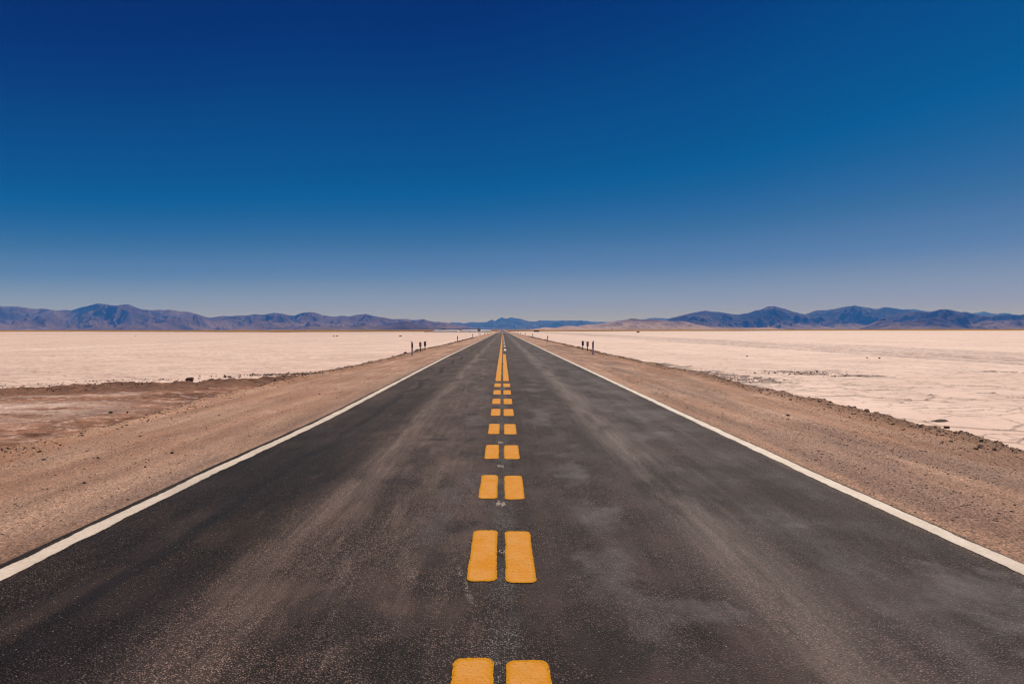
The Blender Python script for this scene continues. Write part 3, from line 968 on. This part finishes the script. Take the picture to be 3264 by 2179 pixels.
x, y = gp(745, 1206, SALT + .2)
rock('mud_clod', (x, y, float(mud_z(x, y)) + .04), (.32, .22, .13), M_brown, 73, 'flat dark clod on the mud ridge, right of the largest clod', None, 'clod')
for i, (px, py, s) in enumerate(((360, 1316, .06), (413, 1315, .055), (468, 1334, .06))):
    x, y = gp(px, py, SALT + .1)
    rock('mud_clod', (x, y, SALT + .12), (s * 1.5, s, s * .9), M_dark, 80 + i, 'small dark clod on the brown mud below the left shoulder', 'dark clods on the brown mud', 'clod')
x, y = gp(1291, 1127.5, -.15)
rock('mud_clod', (x, y, -.2), (.42, .3, .3), M_brown, 91, 'dark clod on the bank edge beside the nearest left post', None, 'clod')
for i, (px, py, w, hgt, lab) in enumerate((
        (1278, 1072, 1.8, .42, 'dark heap on the left salt flat just left of the nearest left post'),
        (1066, 1072, 1.5, .32, 'dark heap far out on the left salt flat, left one of a pair'),
        (1076, 1071.5, 1.0, .42, 'dark heap far out on the left salt flat, right one of a pair'),
        (441, 1071.5, .7, .22, 'lone dark heap at far left on the salt flat'),
        (2035, 1059.5, 4.5, 1.1, 'dark heap at the far edge of the right salt flat'))):
    x, y = gp(px, py, SALT)
    rock('dirt_heap', (x, y, SALT - .02), (w * .7, w * .5, hgt * 1.3), M_brown, 100 + i, lab, None, 'heap', 3)

# ------------------------------------------------------------------ ROADSIDE POSTS
M_post = plain('post_white', (.66, .62, .62), .55, .4, .12, 20)
M_black = plain('post_black', (.012, .011, .014), .5, .4, .2, 20)
M_refl = plain('reflector_white', (.80, .80, .82), .3, .5, .05, 20)
M_amber = plain('reflector_amber', (.75, .48, .03), .3, .5, .08, 20)
M_steel = plain('marker_post_dark', (.040, .034, .036), .6, .3, .3, 20)
M_back = plain('panel_back', (.10, .095, .10), .5, .4, .25, 20)


def delineator(loc, side, label, kind, group='delineator posts along the road'):
    """flat plastic post, slanted top rising away from the road, slanted black band"""
    root = empty('delineator_post', loc)
    tag(root, label, 'post', group)
    w = .06; s = side
    prof = lambda za, zb, d0, d1: [(-w, za - d0 * s * .06 / .06 * 1), (w, za + d0 * s), (w, zb + d1 * s), (-w, zb - d1 * s)]
    sl = .055
    b = MB().prism_y(prof(-.2, .52, 0, sl * .55), -.028, .028); b.build('post_body', M_post, root, .004)
    b = MB().prism_y(prof(.5225, .82, sl * .55, sl), -.030, .030); b.build('black_band', M_black, root, .004)
    b = MB().prism_y(prof(.8225, .93, sl, sl * 1.15), -.028, .028); b.build('post_cap', M_post, root, .004)
    if kind == 'bar':
        MB().box(-.022, .026, -.038, -.0305, .575, .745).build('reflector', M_refl, root, .002)
    elif kind == 'dots':
        for zc in (.745, .60):
            MB().cyl((-.012, -.040, zc), (-.012, -.0305, zc), .027, 14).build('reflector', M_amber, root)
    return root


def at(px, z): return (px - 1602.0) / F * z


zz = lambda s, x, y: float(shoulder_z(s, np.array(float(x)), np.array(float(y)))[0]) if abs(x) < 8.8 else SALT
def foot(side, px, y):
    x = at(px, y); return (x, y, zz(side, x, y) + .0)


postsL = [(1314.3, 46.6, 'dots', 'white roadside post with black band and two yellow reflectors left of the road'),
          (1458.3, 93, '', 'slim roadside post on the left verge, next one beyond the striped marker'),
          (1506.6, 143, '', 'slim roadside post on the left verge, last one before the tall round sign'),
          (1530.5, 196, '', 'roadside post just right of the tall round sign'),
          (1544.6, 246, '', 'roadside post on the left verge, first one past the tall round sign'),
          (1548.9, 268, '', 'roadside post on the left verge, second one past the tall round sign'),
          (1554.0, 296, '', 'roadside post on the left verge, third one past the tall round sign'),
          (1560.4, 345, '', 'farthest roadside post visible on the left verge')]
for px, y, kd, lab in postsL:
    delineator(foot(-1, px, y), -1, lab, kd)
postsR = [(1890.7, 47, 'bar', 'white roadside post with black band and white bar reflector right of the road'),
          (1745.7, 94, '', 'slim roadside post on the right verge, second nearest to the camera'),
          (1698.0, 144, '', 'slim roadside post on the right verge, third nearest to the camera'),
          (1674.0, 196, '', 'slim roadside post on the right verge, fourth nearest to the camera'),
          (1659.5, 246, '', 'roadside post on the right verge, fifth nearest to the camera'),
          (1653.6, 272, '', 'roadside post on the right verge, sixth nearest to the camera'),
          (1649.4, 296, '', 'roadside post on the right verge, seventh nearest to the camera'),
          (1642.6, 345, '', 'roadside post on the right verge, eighth nearest to the camera'),
          (1637.0, 395, '', 'farthest roadside post visible on the right verge')]
for px, y, kd, lab in postsR:
    delineator(foot(1, px, y), 1, lab, kd)


def stripe_mat(sgn):
    m = Mat('striped_panel', .45, .4)
    tc = m.n.new('ShaderNodeTexCoord').outputs['Object']
    sx = m.n.new('ShaderNodeSeparateXYZ'); m.l.new(tc, sx.inputs[0])
    ph = m.math('FRACT', m.math('DIVIDE', m.add(m.add(sx.outputs[2], m.mul(sx.outputs[0], 1.05 * sgn)), 1.03), .20))
    f = m.ss(.47, .53, ph)
    c = m.mix(f, (.16, .012, .028), (.62, .42, .46))
    m.col(m.gain(c, m.lin(m.noise(tc, 25, 3), .3, .7, .85, 1.12)))
    return m.m


def marker(loc, label, front, sgn):
    root = empty('culvert_marker', loc)
    tag(root, label, 'marker', 'culvert markers at the road edge')
    MB().box(-.036, .036, -.02, .02, -.25, .52).build('marker_post', M_steel, root, .004)
    w, z0, z1, c = .095, .37, .765, .02
    prof = [(-w + c, z0), (w - c, z0), (w, z0 + c), (w, z1 - c), (w - c, z1), (-w + c, z1), (-w, z1 - c), (-w, z0 + c)]
    y = -.026 if front else .026
    MB().prism_y(prof, y - .005, y + .005).build('striped_panel' if front else 'panel_back', stripe_mat(sgn) if front else M_back, root)
    return root


marker((*foot(-1, 1340.3, 55.5)[:2], -.13), 'red and white striped marker facing the camera left of the road', True, 1)
marker((*foot(-1, 1355.0, 58.0)[:2], -.12), 'striped marker seen from its dark back left of the road', False, 1)
marker((*foot(1, 1873.2, 56.0)[:2], -.12), 'red and white striped marker facing the camera right of the road', True, -1)
marker((*foot(1, 1858.2, 58.5)[:2], -.11), 'striped marker seen from its dark back right of the road', False, -1)

# tall sign, seen from behind, on the left verge
root = empty('road_sign', foot(-1, 1526.8, 205))
tag(root, 'tall pale round road sign on a dark pole at the left verge', 'sign')
MB().cyl((0, 0, -.3), (0, 0, 2.55), .05, 10).build('pole', M_steel, root)
MB().cyl((0, .055, 1.95), (0, .07, 1.95), .50, 28).build('sign_panel', plain('sign_back', (.42, .36, .32), .5, .4, .15, 5), root)

# raised road studs on the centre line
M_stud = plain('stud_amber', (.55, .25, .02), .4, .5, .2, 30)
M_studw = plain('stud_lens', (.75, .72, .66), .3, .5, .1, 30)
for i, (y, cx, w, mt) in enumerate(((20.85, .012, .28, 0), (31.7, 0, .16, 0), (42.0, 0, .14, 0), (52.7, 0, .14, 1), (64.3, 0, .14, 1), (77.0, 0, .14, 1))):
    root = empty('road_stud', (cx, y, 0))
    tag(root, ('amber road stud across the gap where the solid lines begin', 'amber road stud between the solid lines, second nearest', 'amber road stud between the solid lines, third nearest',
               'pale road stud beside the first white dash', 'pale road stud beside the second white dash', 'pale road stud beside the third white dash')[i], 'road stud', 'road studs on the centre line')
    pr = [(-w / 2, .0), (w / 2, .0), (w / 2 - .02, .022), (-w / 2 + .02, .022)]
    MB().prism_y(pr, -.05, .05).build('stud_body', M_stud if mt == 0 else M_studw, root)
    MB().box(w / 2 - .055, w / 2 - .018, -.056, -.0505, .004, .02).build('lens', M_studw, root)

# ------------------------------------------------------------------ FAR SALT WORKS AND HUT
M_heap = plain('heaped_salt', (.88, .80, .74), .9, .2, .08, .4)


def salt_mound(px0, px1, y, h, seed, label):
    x0, x1 = at(px0, y), at(px1, y)
    u = np.linspace(0, 1, 80); v = np.linspace(0, 1, 24)
    U, V = np.meshgrid(u, v)
    L = x1 - x0
    X = x0 + U * L; D = 16.0
    Yy = y + V * D
    e = np.minimum(U * L / 4.0, (1 - U) * L / 3.2); ev = np.minimum(V, 1 - V) * D / 3.2
    hh_ = np.clip(np.minimum(e, ev), 0, 1)
    Zz = SALT - .15 + h * (hh_ ** .8) * (1 + .10 * fbm(X * .12, Yy * .1, 3, seed)) + .10 * fbm(X * .7, Yy * .7, 3, seed + 1)
    o = grid_obj('salt_mound', X, Yy, Zz, M_heap)
    return tag(o, label, 'salt heap', 'salt heaps at the far salt works')


salt_mound(1376, 1466, 742, 2.35, 1, 'long white salt heap with the dark building on it')
salt_mound(1464, 1568, 748, 2.45, 5, 'long white salt heap nearer the road with a sloping right end')
xx_ = np.linspace(at(1352, 736), at(1569, 736), 140)
vv = np.linspace(-1, 1, 9)
Xb, Vb = np.meshgrid(xx_, vv)
Zb = SALT - .05 + (.42 + .25 * fbm(Xb * .15, Vb * 0, 3, 4)) * (1 - Vb ** 2)
o = grid_obj('dirt_bank', Xb, 736 + Vb * 1.6 + fbm(Xb * .05, Xb * 0, 2, 3) * 2, Zb, plain('bank_soil', (.045, .03, .025), 1, 0, .3, .3))
tag(o, 'low dark dirt bank along the foot of the white salt heaps', 'dirt bank')
# low dark building on the left heap
M_wall = plain('brown_wall', (.060, .028, .020), .95, .1, .4, .8); M_roof = plain('dark_roof', (.035, .02, .017), .9, .1, .3, .8)
root = empty('building', (at(1417, 750), 750, 1.35)); tag(root, 'low dark brown building on top of the left white salt heap', 'building')
b = MB().box(-6.6, -2.6, -2, 2, -.6, 1.05).box(-2.6, 2.2, -2.2, 2, -.6, 1.35).box(2.2, 6.5, -1.8, 2, -.6, .95); b.build('wall', M_wall, root)
b = MB().box(-6.9, -2.7, -2.3, 2.3, 1.053, 1.17).box(-2.9, 2.4, -2.5, 2.3, 1.353, 1.5).box(2.4, 6.8, -2.1, 2.3, .953, 1.05); b.build('roof', M_roof, root)
MB().box(-.5, .5, -2.26, -2.203, -.3, .9).build('door', M_black, root)
for px, lab in ((1496, 'dark stump before the right salt heap, left one of two'), (1500.3, 'dark stump before the right salt heap, right one of two')):
    o = MB().prism_y([(-.32, -.2), (.32, -.2), (.27, 1.0), (.1, 1.2), (-.15, 1.18), (-.28, .95)], -.25, .25).build('stump', M_steel, None, .04)
    o.location = (at(px, 732), 732, SALT); tag(o, lab, 'stump')
# dark hut on the right
y = 800
root = empty('hut', (at(1710, y), y, SALT - .05)); tag(root, 'low dark hut alone at the far edge of the right salt flat', 'hut')
MB().box(-3.0, 3.0, -1.8, 1.8, 0, 1.55).build('wall', M_wall, root)
MB().prism_x([(-2.2, 1.553), (2.2, 1.553), (2.2, 1.72), (-2.2, 1.66)], -3.3, 3.3).build('roof', M_roof, root)
MB().box(-.6, .4, -1.86, -1.803, .05, 1.45).build('door', M_black, root)
for k in (-2.0, 1.9):
    MB().box(k - .4, k + .4, -1.86, -1.803, .6, 1.2).build('window', M_black, root)

# a car far down the road
y = 1150
root = empty('car', (-1.1, y, 0)); tag(root, 'dark car far away on the road at the vanishing point', 'car')
M_car = plain('car_paint', (.015, .018, .03), .3, .5, .1, 3); M_glass = plain('car_glass', (.01, .012, .016), .1, .5, .05, 3)
prof = [(-2.0, .35), (2.1, .35), (2.15, .75), (1.2, .95), (.6, 1.45), (-1.2, 1.45), (-1.95, .95), (-2.1, .7)]
MB().prism_x([(-p, z) for p, z in prof][::-1], -.85, .85).build('body', M_car, root, .06)
MB().add([(-.72, -1.19, .985), (.72, -1.19, .985), (.66, -.64, 1.42), (-.66, -.64, 1.42)], [(0, 1, 2, 3)]).build('windscreen', M_glass, root).location = (0, -.02, .01)
for sx in (-.78, .78):
    for sy in (-1.3, 1.3):
        MB().cyl((sx - .1, sy, .33), (sx + .1, sy, .33), .33, 14).build('wheel', M_black, root)
    MB().box(sx * .8 - .15, sx * .8 + .15, -2.2, -2.153, .6, .74).build('headlight', M_refl, root)

# ------------------------------------------------------------------ MOUNTAINS
def crop(pts, ox, oy, s): return [(ox + a / s, oy + b / s) for a, b in pts]


def mountains(name, label, pts, Rd, Fd, Bd, mat, seed, lam=1500.0, gul=.55, power=1.35, base=1052.0, cols=900, rows=170, ext=(None, None)):
    pts = sorted(pts)
    px = np.array([p[0] for p in pts]); py = np.array([p[1] for p in pts])
    xs = np.linspace(px[0], px[-1], cols)
    # smooth cubic-ish resampling plus tiny roughness
    ysk = np.interp(xs, px, py)
    kern = np.array([1, 2, 1]) / 4.0
    for _ in range(2):
        pad = np.concatenate([[ysk[0]], ysk, [ysk[-1]]]); ysk = np.convolve(pad, kern, 'valid')
    ysk = ysk - .9 * fbm(xs * .09, xs * 0, 4, seed + 90)
    tan = np.maximum((yh(xs) - ysk) / F, .0)
    t = (xs - 1602.0) / F
    v = np.concatenate([np.linspace(0, 1, rows), 1 + np.linspace(0, 1, 16)[1:] * (Bd - Rd) / (Rd - Fd)])
    rdv = 1 + .05 * fbm(t * 14, t * 0, 3, seed + 3)
    Yr = Rd * rdv
    fd = Fd * (1 + .04 * fbm(t * 10, t * 0, 3, seed + 4))
    Yv = fd[None, :] + v[:, None] * (Yr - fd)[None, :]
    Xv = t[None, :] * Yv
    Zr = tan * Yr
    s = np.clip(v, 0, 1)[:, None]
    wxn = fbm(Xv / lam * .5, Yv / lam * .5, 3, seed + 7) * lam * .5
    g = ridged((Xv + wxn) / lam, (Yv + wxn) / (lam * 2.2), 6, seed)
    g2 = ridged((Xv - wxn) / (lam * .33), Yv / (lam * .6), 4, seed + 5)
    prof = s ** power
    amp_ = gul * (s ** .7) * np.clip((1 - s) * 2.2, 0, 1)
    g3 = ridged(Xv / (lam * .16), Yv / (lam * .3), 3, seed + 6)
    H = Zr[None, :] * (prof + amp_ * (g - .42) * 1.3 + amp_ * .6 * (g2 - .45) + amp_ * .2 * (g3 - .45))
    capz = Zr[None, :] * (Yv / Yr[None, :]) * .985
    H = np.where(v[:, None] < .999, np.minimum(H, capz), H)
    back = np.clip(v - 1, 0, 9)[:, None] / ((Bd - Rd) / (Rd - Fd))
    H = np.where(v[:, None] > 1, Zr[None, :] * (1 - back * 1.1) * (1 + .1 * (g - .5)), H)
    H = np.maximum(H, -30 * (1 - s))
    Z = H - 4.0 * (1 - s) + 1.0
    o = grid_obj(name, Xv, Yv, Z, mat)
    tag(o, kind='structure'); o['label'] = label
    return o


c4 = lambda p: crop(p, 0, 940, 2.61)
c5 = lambda p: crop(p, 600, 940, 2.61)
c6 = lambda p: crop(p, 1650, 940, 2.61)
c7 = lambda p: crop(p, 2364, 940, 2.61)
d1 = lambda p: crop(p, 1240, 1000, 5.8725)
d2 = lambda p: crop(p, 1580, 1000, 5.8725)

left = c4([(-700, 150), (-560, 105), (-420, 80), (-250, 62), (-110, 66), (0, 75), (30, 88), (70, 98), (130, 97), (190, 95), (240, 104), (290, 113), (340, 117), (400, 113), (450, 120), (500, 131), (550, 127), (590, 124), (625, 132),
           (660, 118), (700, 105), (740, 97), (790, 86), (820, 77), (850, 72), (900, 77), (950, 85), (1000, 88), (1040, 82), (1090, 79), (1130, 92), (1160, 105), (1200, 120), (1250, 124), (1310, 127),
           (1350, 122), (1385, 127), (1420, 122), (1470, 128), (1510, 136), (1560, 138)])
left += c5([(20, 140), (54, 150), (114, 167), (154, 180), (195, 190), (240, 184), (320, 172), (360, 178), (440, 170), (480, 171), (560, 160), (640, 164), (715, 149), (780, 153), (830, 165), (890, 172), (940, 153), (980, 145),
            (1040, 144), (1080, 152), (1120, 166), (1170, 175), (1230, 180), (1280, 172), (1350, 178), (1400, 165), (1450, 162), (1485, 157), (1530, 170), (1580, 180), (1650, 190)])
left += d1([(0, 88), (90, 97), (180, 95), (260, 100), (350, 97), (420, 112), (500, 112), (560, 110), (650, 94), (710, 118), (770, 135), (850, 150), (940, 145), (1000, 158), (1060, 163), (1110, 172), (1250, 200), (1450, 235), (1650, 290)])
central = d1([(900, 300), (1000, 240), (1100, 190), (1180, 172), (1250, 163), (1350, 163), (1400, 175), (1450, 165), (1500, 160), (1550, 152), (1620, 155), (1700, 156), (1840, 152), (1880, 130), (1930, 107), (1985, 135)])
central += d2([(5, 124), (40, 100), (115, 66), (180, 88), (240, 82), (285, 66), (350, 78), (420, 88), (450, 82), (500, 100), (560, 122), (620, 137), (700, 143), (770, 137), (820, 122), (870, 128), (940, 138), (1000, 145), (1060, 160),
               (1120, 143), (1180, 140), (1240, 130), (1270, 120), (1320, 128), (1380, 120), (1430, 128), (1470, 122), (1540, 128), (1610, 122), (1660, 135), (1720, 150), (1780, 170), (1840, 190), (2000, 230), (2300, 290)])
foot_l = c5([(900, 292), (960, 282), (1010, 262), (1060, 257), (1120, 262), (1180, 258), (1240, 255), (1300, 265), (1350, 270), (1420, 255), (1470, 245), (1530, 262), (1580, 255), (1640, 250), (1700, 245), (1760, 230), (1800, 217),
             (1850, 225), (1900, 240), (1960, 250), (2020, 255), (2080, 265), (2130, 275), (2190, 280), (2240, 276), (2290, 270), (2349, 274), (2400, 279), (2480, 292)])
pale = c6([(60, 291), (120, 285), (230, 266), (310, 275), (350, 265), (420, 255), (500, 260), (560, 248), (640, 240), (720, 235), (780, 225), (820, 216), (860, 212), (900, 205), (945, 194), (990, 197), (1040, 207), (1100, 200),
           (1200, 205), (1260, 215), (1310, 225), (1370, 217), (1430, 225), (1500, 245), (1600, 262), (1800, 270), (2000, 272), (2130, 265), (2200, 280), (2300, 291)])
rightA = c6([(1100, 290), (1180, 240), (1240, 208), (1280, 190), (1350, 175), (1420, 155), (1500, 140), (1570, 127), (1630, 137), (1690, 140), (1740, 150), (1800, 160), (1850, 162)])
rightA += c7([(20, 154), (60, 150), (120, 130), (180, 115), (230, 92), (280, 90), (320, 102), (380, 115), (420, 130), (470, 145), (540, 160), (600, 195), (640, 215), (700, 238), (780, 262), (900, 290)])
rightB = c7([(250, 290), (400, 230), (500, 175), (545, 159), (600, 138), (640, 127), (720, 125), (800, 112), (860, 100), (920, 92), (960, 85), (1000, 95), (1060, 102), (1120, 113), (1160, 112), (1210, 98), (1260, 103), (1310, 110), (1360, 120),
             (1430, 128), (1500, 140), (1600, 165), (1800, 230), (2000, 290)])
rightC = c7([(1000, 270), (1100, 240), (1180, 195), (1260, 170), (1340, 150), (1420, 138), (1500, 132), (1570, 140), (1640, 130), (1680, 117), (1740, 117), (1800, 128), (1850, 140), (1900, 138), (1950, 150), (2020, 165), (2080, 175), (2130, 168), (2180, 165),
             (2250, 158), (2300, 162), (2349, 165), (2450, 150), (2600, 120), (2800, 140), (3000, 180)])
farD = c7([(1250, 200), (1330, 130), (1380, 118), (1450, 117), (1500, 122), (1560, 132), (1700, 160), (1850, 165), (1930, 154), (1960, 150), (2010, 145), (2050, 133), (2100, 148), (2160, 155), (2200, 150), (2250, 148), (2300, 160), (2400, 170), (2600, 200)])
farE = d1([(1000, 240), (1080, 180), (1180, 155), (1250, 166), (1330, 190), (1500, 230)])
farF = d2([(600, 240), (760, 150), (880, 124), (960, 122), (1100, 126), (1240, 124), (1400, 140), (1600, 140), (1700, 131), (1800, 143), (1900, 152), (1980, 143), (2060, 152), (2150, 150), (2300, 160)]) + c6([(960, 210), (1060, 200), (1110, 190), (1200, 190), (1270, 196), (1360, 230), (1450, 280)])

RA = rock_mat('mauve_rock', (.066, .041, .036), (.140, .086, .070), (.23, .15, .12), 260)
RB = rock_mat('dark_rock', (.040, .030, .030), (.075, .052, .048), (.24, .165, .135), 120)
RP = rock_mat('pale_sand_rock', (.11, .070, .062), (.40, .275, .225), (.52, .37, .30), 140)
RC = rock_mat('dark_right_rock', (.038, .030, .032), (.095, .066, .060), (.33, .23, .19), 190)
mountains('mountain_range', 'mauve mountain range along the left horizon', left, 15500, 10500, 20000, RA, 3, 1300, 1.25)
mountains('mountain_range', 'blue mountain range behind the vanishing point', central, 25000, 18500, 30000, RB, 13, 1800, 1.1)
mountains('foothills', 'dark foothills in front of the left range', foot_l, 9200, 7600, 11000, RB, 23, 700, .6, cols=420, rows=70)
mountains('foothills', 'pale sandy foothills right of the road', pale, 9000, 6500, 11500, RP, 33, 600, 1.0, 1.2, cols=460, rows=90)
mountains('mountain', 'dark double-humped mountain right of the pale foothills', rightA, 14500, 9800, 18500, RC, 43, 1000, .9, 1.5)
mountains('mountain', 'long dark mountain behind the right salt flat', rightB, 16500, 11500, 20500, RC, 53, 1000, .95, 1.5)
mountains('mountain_range', 'rugged dark range at the right edge', rightC, 12800, 8200, 16500, RC, 63, 800, 1.2, 1.2)
mountains('mountain_range', 'pale blue peaks far behind the right range', farD, 22500, 19500, 26000, RB, 73, 2200, .5, cols=240, rows=60)
mountains('mountain', 'pale blue peak far behind the left range', farE, 29000, 26000, 32000, RB, 83, 2200, .5, cols=120, rows=50)
mountains('mountain_range', 'pale blue ridge far behind the pale foothills', farF, 30000, 26000, 34000, RB, 93, 2500, .5, cols=300, rows=50)

# ------------------------------------------------------------------ HAZE
HAZE = 1
if HAZE:
    hm = bpy.data.materials.new('haze_air'); hm.use_nodes = True
    t = hm.node_tree; t.nodes.clear()
    out = t.nodes.new('ShaderNodeOutputMaterial'); pv = t.nodes.new('ShaderNodeVolumePrincipled')
    pv.inputs['Color'].default_value = (.045, .215, .80, 1)
    pv.inputs['Absorption Color'].default_value = (1, 1, 1, 1)
    pv.inputs['Density'].default_value = 8.2e-5
    pv.inputs['Anisotropy'].default_value = 0.0
    t.links.new(pv.outputs[0], out.inputs['Volume'])
    b = MB().box(-42000, 42000, -800, 41000, -40, 720)
    o = b.build('haze', hm); tag(o, 'thin bluish air before the far mountains', 'haze', kind='stuff')

# ------------------------------------------------------------------ LIGHT AND SKY
SUN_EL, SUN_AZ = 45.0, 26.0      # elevation; azimuth to the right of straight ahead (+Y)
sd = np.array([math.sin(R(SUN_AZ)) * math.cos(R(SUN_EL)), math.cos(R(SUN_AZ)) * math.cos(R(SUN_EL)), math.sin(R(SUN_EL))])
L = bpy.data.lights.new('sun', 'SUN'); L.energy = 4.75; L.angle = R(.53); L.color = (1.0, .925, .84)
so = bpy.data.objects.new('sun', L); COL.objects.link(so)
import mathutils
so.rotation_euler = mathutils.Vector(-sd).to_track_quat('-Z', 'Y').to_euler()
so.location = (30, 30, 60)

W = bpy.data.worlds.new('World'); SC.world = W; W.use_nodes = True
t = W.node_tree; nd = t.nodes; lk = t.links
bg = nd['Background']; bg.inputs['Strength'].default_value = .08
sky = nd.new('ShaderNodeTexSky'); sky.sky_type = 'NISHITA'; sky.sun_disc = False
sky.sun_elevation = R(SUN_EL); sky.sun_rotation = R(SUN_AZ)
sky.altitude = 3400; sky.air_density = 1.0; sky.dust_density = .2; sky.ozone_density = 4.0
tc = nd.new('ShaderNodeTexCoord'); sx = nd.new('ShaderNodeSeparateXYZ'); lk.new(tc.outputs['Generated'], sx.inputs[0])


def wm(op, a, b=None, clamp=False):
    n = nd.new('ShaderNodeMath'); n.operation = op; n.use_clamp = clamp
    for i, q in enumerate((a, b)):
        if q is None: continue
        if isinstance(q, (int, float)): n.inputs[i].default_value = q
        else: lk.new(q, n.inputs[i])
    return n.outputs[0]


el = wm('MULTIPLY', wm('ARCSINE', sx.outputs[2]), 180 / math.pi)
az = wm('MULTIPLY', wm('ARCTAN2', sx.outputs[0], sx.outputs[1]), 180 / math.pi)
# the air darkens away from the sun: the blue deepens at lower heights on the left than on the right
def ramp(inp, pts, lo, hi, interp='EASE'):
    r = nd.new('ShaderNodeValToRGB'); r.color_ramp.interpolation = interp
    lk.new(wm('DIVIDE', wm('SUBTRACT', inp, lo), hi - lo, True), r.inputs[0])
    es = r.color_ramp.elements
    while len(es) < len(pts): es.new(.5)
    for e, (a, v) in zip(es, pts):
        e.position = (a - lo) / (hi - lo); e.color = (v / 2, v / 2, v / 2, 1)
    return wm('MULTIPLY', r.outputs[0], 2.0)


s_lo = ramp(az, [(-60, 1.34), (-36.6, 1.30), (-20, 1.12), (0, 1.0), (20, .92), (37, .82), (70, .80)], -60, 70, 'CARDINAL')
s_hi = ramp(az, [(-60, 1.34), (-36.6, 1.30), (-20, 1.11), (0, 1.0), (20, .83), (37, .69), (70, .67)], -60, 70, 'CARDINAL')
wb = nd.new('ShaderNodeMapRange'); wb.interpolation_type = 'SMOOTHSTEP'
lk.new(el, wb.inputs[0]); wb.inputs[1].default_value = 5.0; wb.inputs[2].default_value = 19.0
eff = wm('MULTIPLY', el, wm('ADD', wm('MULTIPLY', s_lo, wm('SUBTRACT', 1.0, wb.outputs[0])), wm('MULTIPLY', s_hi, wb.outputs[0])))
er = wm('MULTIPLY', wm('MINIMUM', eff, 89.0), math.pi / 180)
cvx = nd.new('ShaderNodeCombineXYZ'); lk.new(wm('COSINE', er), cvx.inputs[1]); lk.new(wm('SINE', er), cvx.inputs[2])
lk.new(cvx.outputs[0], sky.inputs[0])
TINT = [(0, (1, 1, 1)), (90, (1, 1, 1))]
#TINT_BEGIN
TINT = [(0.0, (0.6174, 0.4763, 0.7548)), (1.75, (0.5717, 0.441, 0.6989)), (2.88, (0.5476, 0.4609, 0.6104)), (3.9, (0.4781, 0.4357, 0.5639)), (4.98, (0.3444, 0.4007, 0.5661)), (6.2, (0.291, 0.3896, 0.5351)), (7.58, (0.1723, 0.3585, 0.498)), (8.8, (0.1039, 0.336, 0.51)), (10.14, (0.0401, 0.3191, 0.4988)), (11.6, (0.0001, 0.311, 0.521)), (12.67, (0.0, 0.292, 0.4936)), (15, (0.0, 0.2699, 0.4902)), (17.58, (0.0, 0.2396, 0.4706)), (21, (0.0, 0.1818, 0.4452)), (24.45, (0.0, 0.1337, 0.4105)), (25.8, (0.0, 0.1287, 0.3974)), (34.0, (0.0, 0.103, 0.3179)), (60.0, (0.0, 0.103, 0.3179))]
#TINT_END
tr = nd.new('ShaderNodeValToRGB'); tr.color_ramp.interpolation = 'LINEAR'
lk.new(wm('DIVIDE', eff, 60.0, True), tr.inputs[0])
els_ = tr.color_ramp.elements
while len(els_) < len(TINT): els_.new(.5)
for e, (a, v) in zip(els_, TINT):
    e.position = min(1, a / 60.0); e.color = (*v, 1)
mxn = nd.new('ShaderNodeMix'); mxn.data_type = 'RGBA'; mxn.blend_type = 'MULTIPLY'; mxn.inputs[0].default_value = 1
lk.new(sky.outputs[0], mxn.inputs[6]); lk.new(tr.outputs[0], mxn.inputs[7])
lk.new(mxn.outputs[2], bg.inputs['Color'])

# ------------------------------------------------------------------ CAMERA
cd = bpy.data.cameras.new('camera'); cd.sensor_width = 36.0; cd.lens = 36.0 * F / 3264.0
cd.clip_start = .1; cd.clip_end = 90000
co = bpy.data.objects.new('camera', cd); COL.objects.link(co)
yaw = math.atan((1632 - 1602) / F); pitch = math.atan((1089.5 - 1051.5) / F); roll = math.atan(.0012)
Mx = mathutils.Matrix.Rotation(-yaw, 4, 'Z') @ mathutils.Matrix.Rotation(math.pi / 2 - pitch, 4, 'X') @ mathutils.Matrix.Rotation(-roll, 4, 'Z')
Mx.translation = (0, 0, CAMH)
co.matrix_world = Mx
SC.camera = co

vs = SC.view_settings
vs.view_transform = 'Standard'; vs.look = 'None'; vs.exposure = 0; vs.gamma = 1
SC.display_settings.display_device = 'sRGB'
SC.cycles.max_bounces = 5; SC.cycles.volume_bounces = 0; SC.cycles.diffuse_bounces = 3; SC.cycles.glossy_bounces = 2
SC.cycles.transparent_max_bounces = 4
SC.cycles.use_denoising = True
SC.cycles.denoising_input_passes = 'RGB_ALBEDO_NORMAL'
SC.cycles.denoising_prefilter = 'ACCURATE'
SC.cycles.filter_width = 1.25
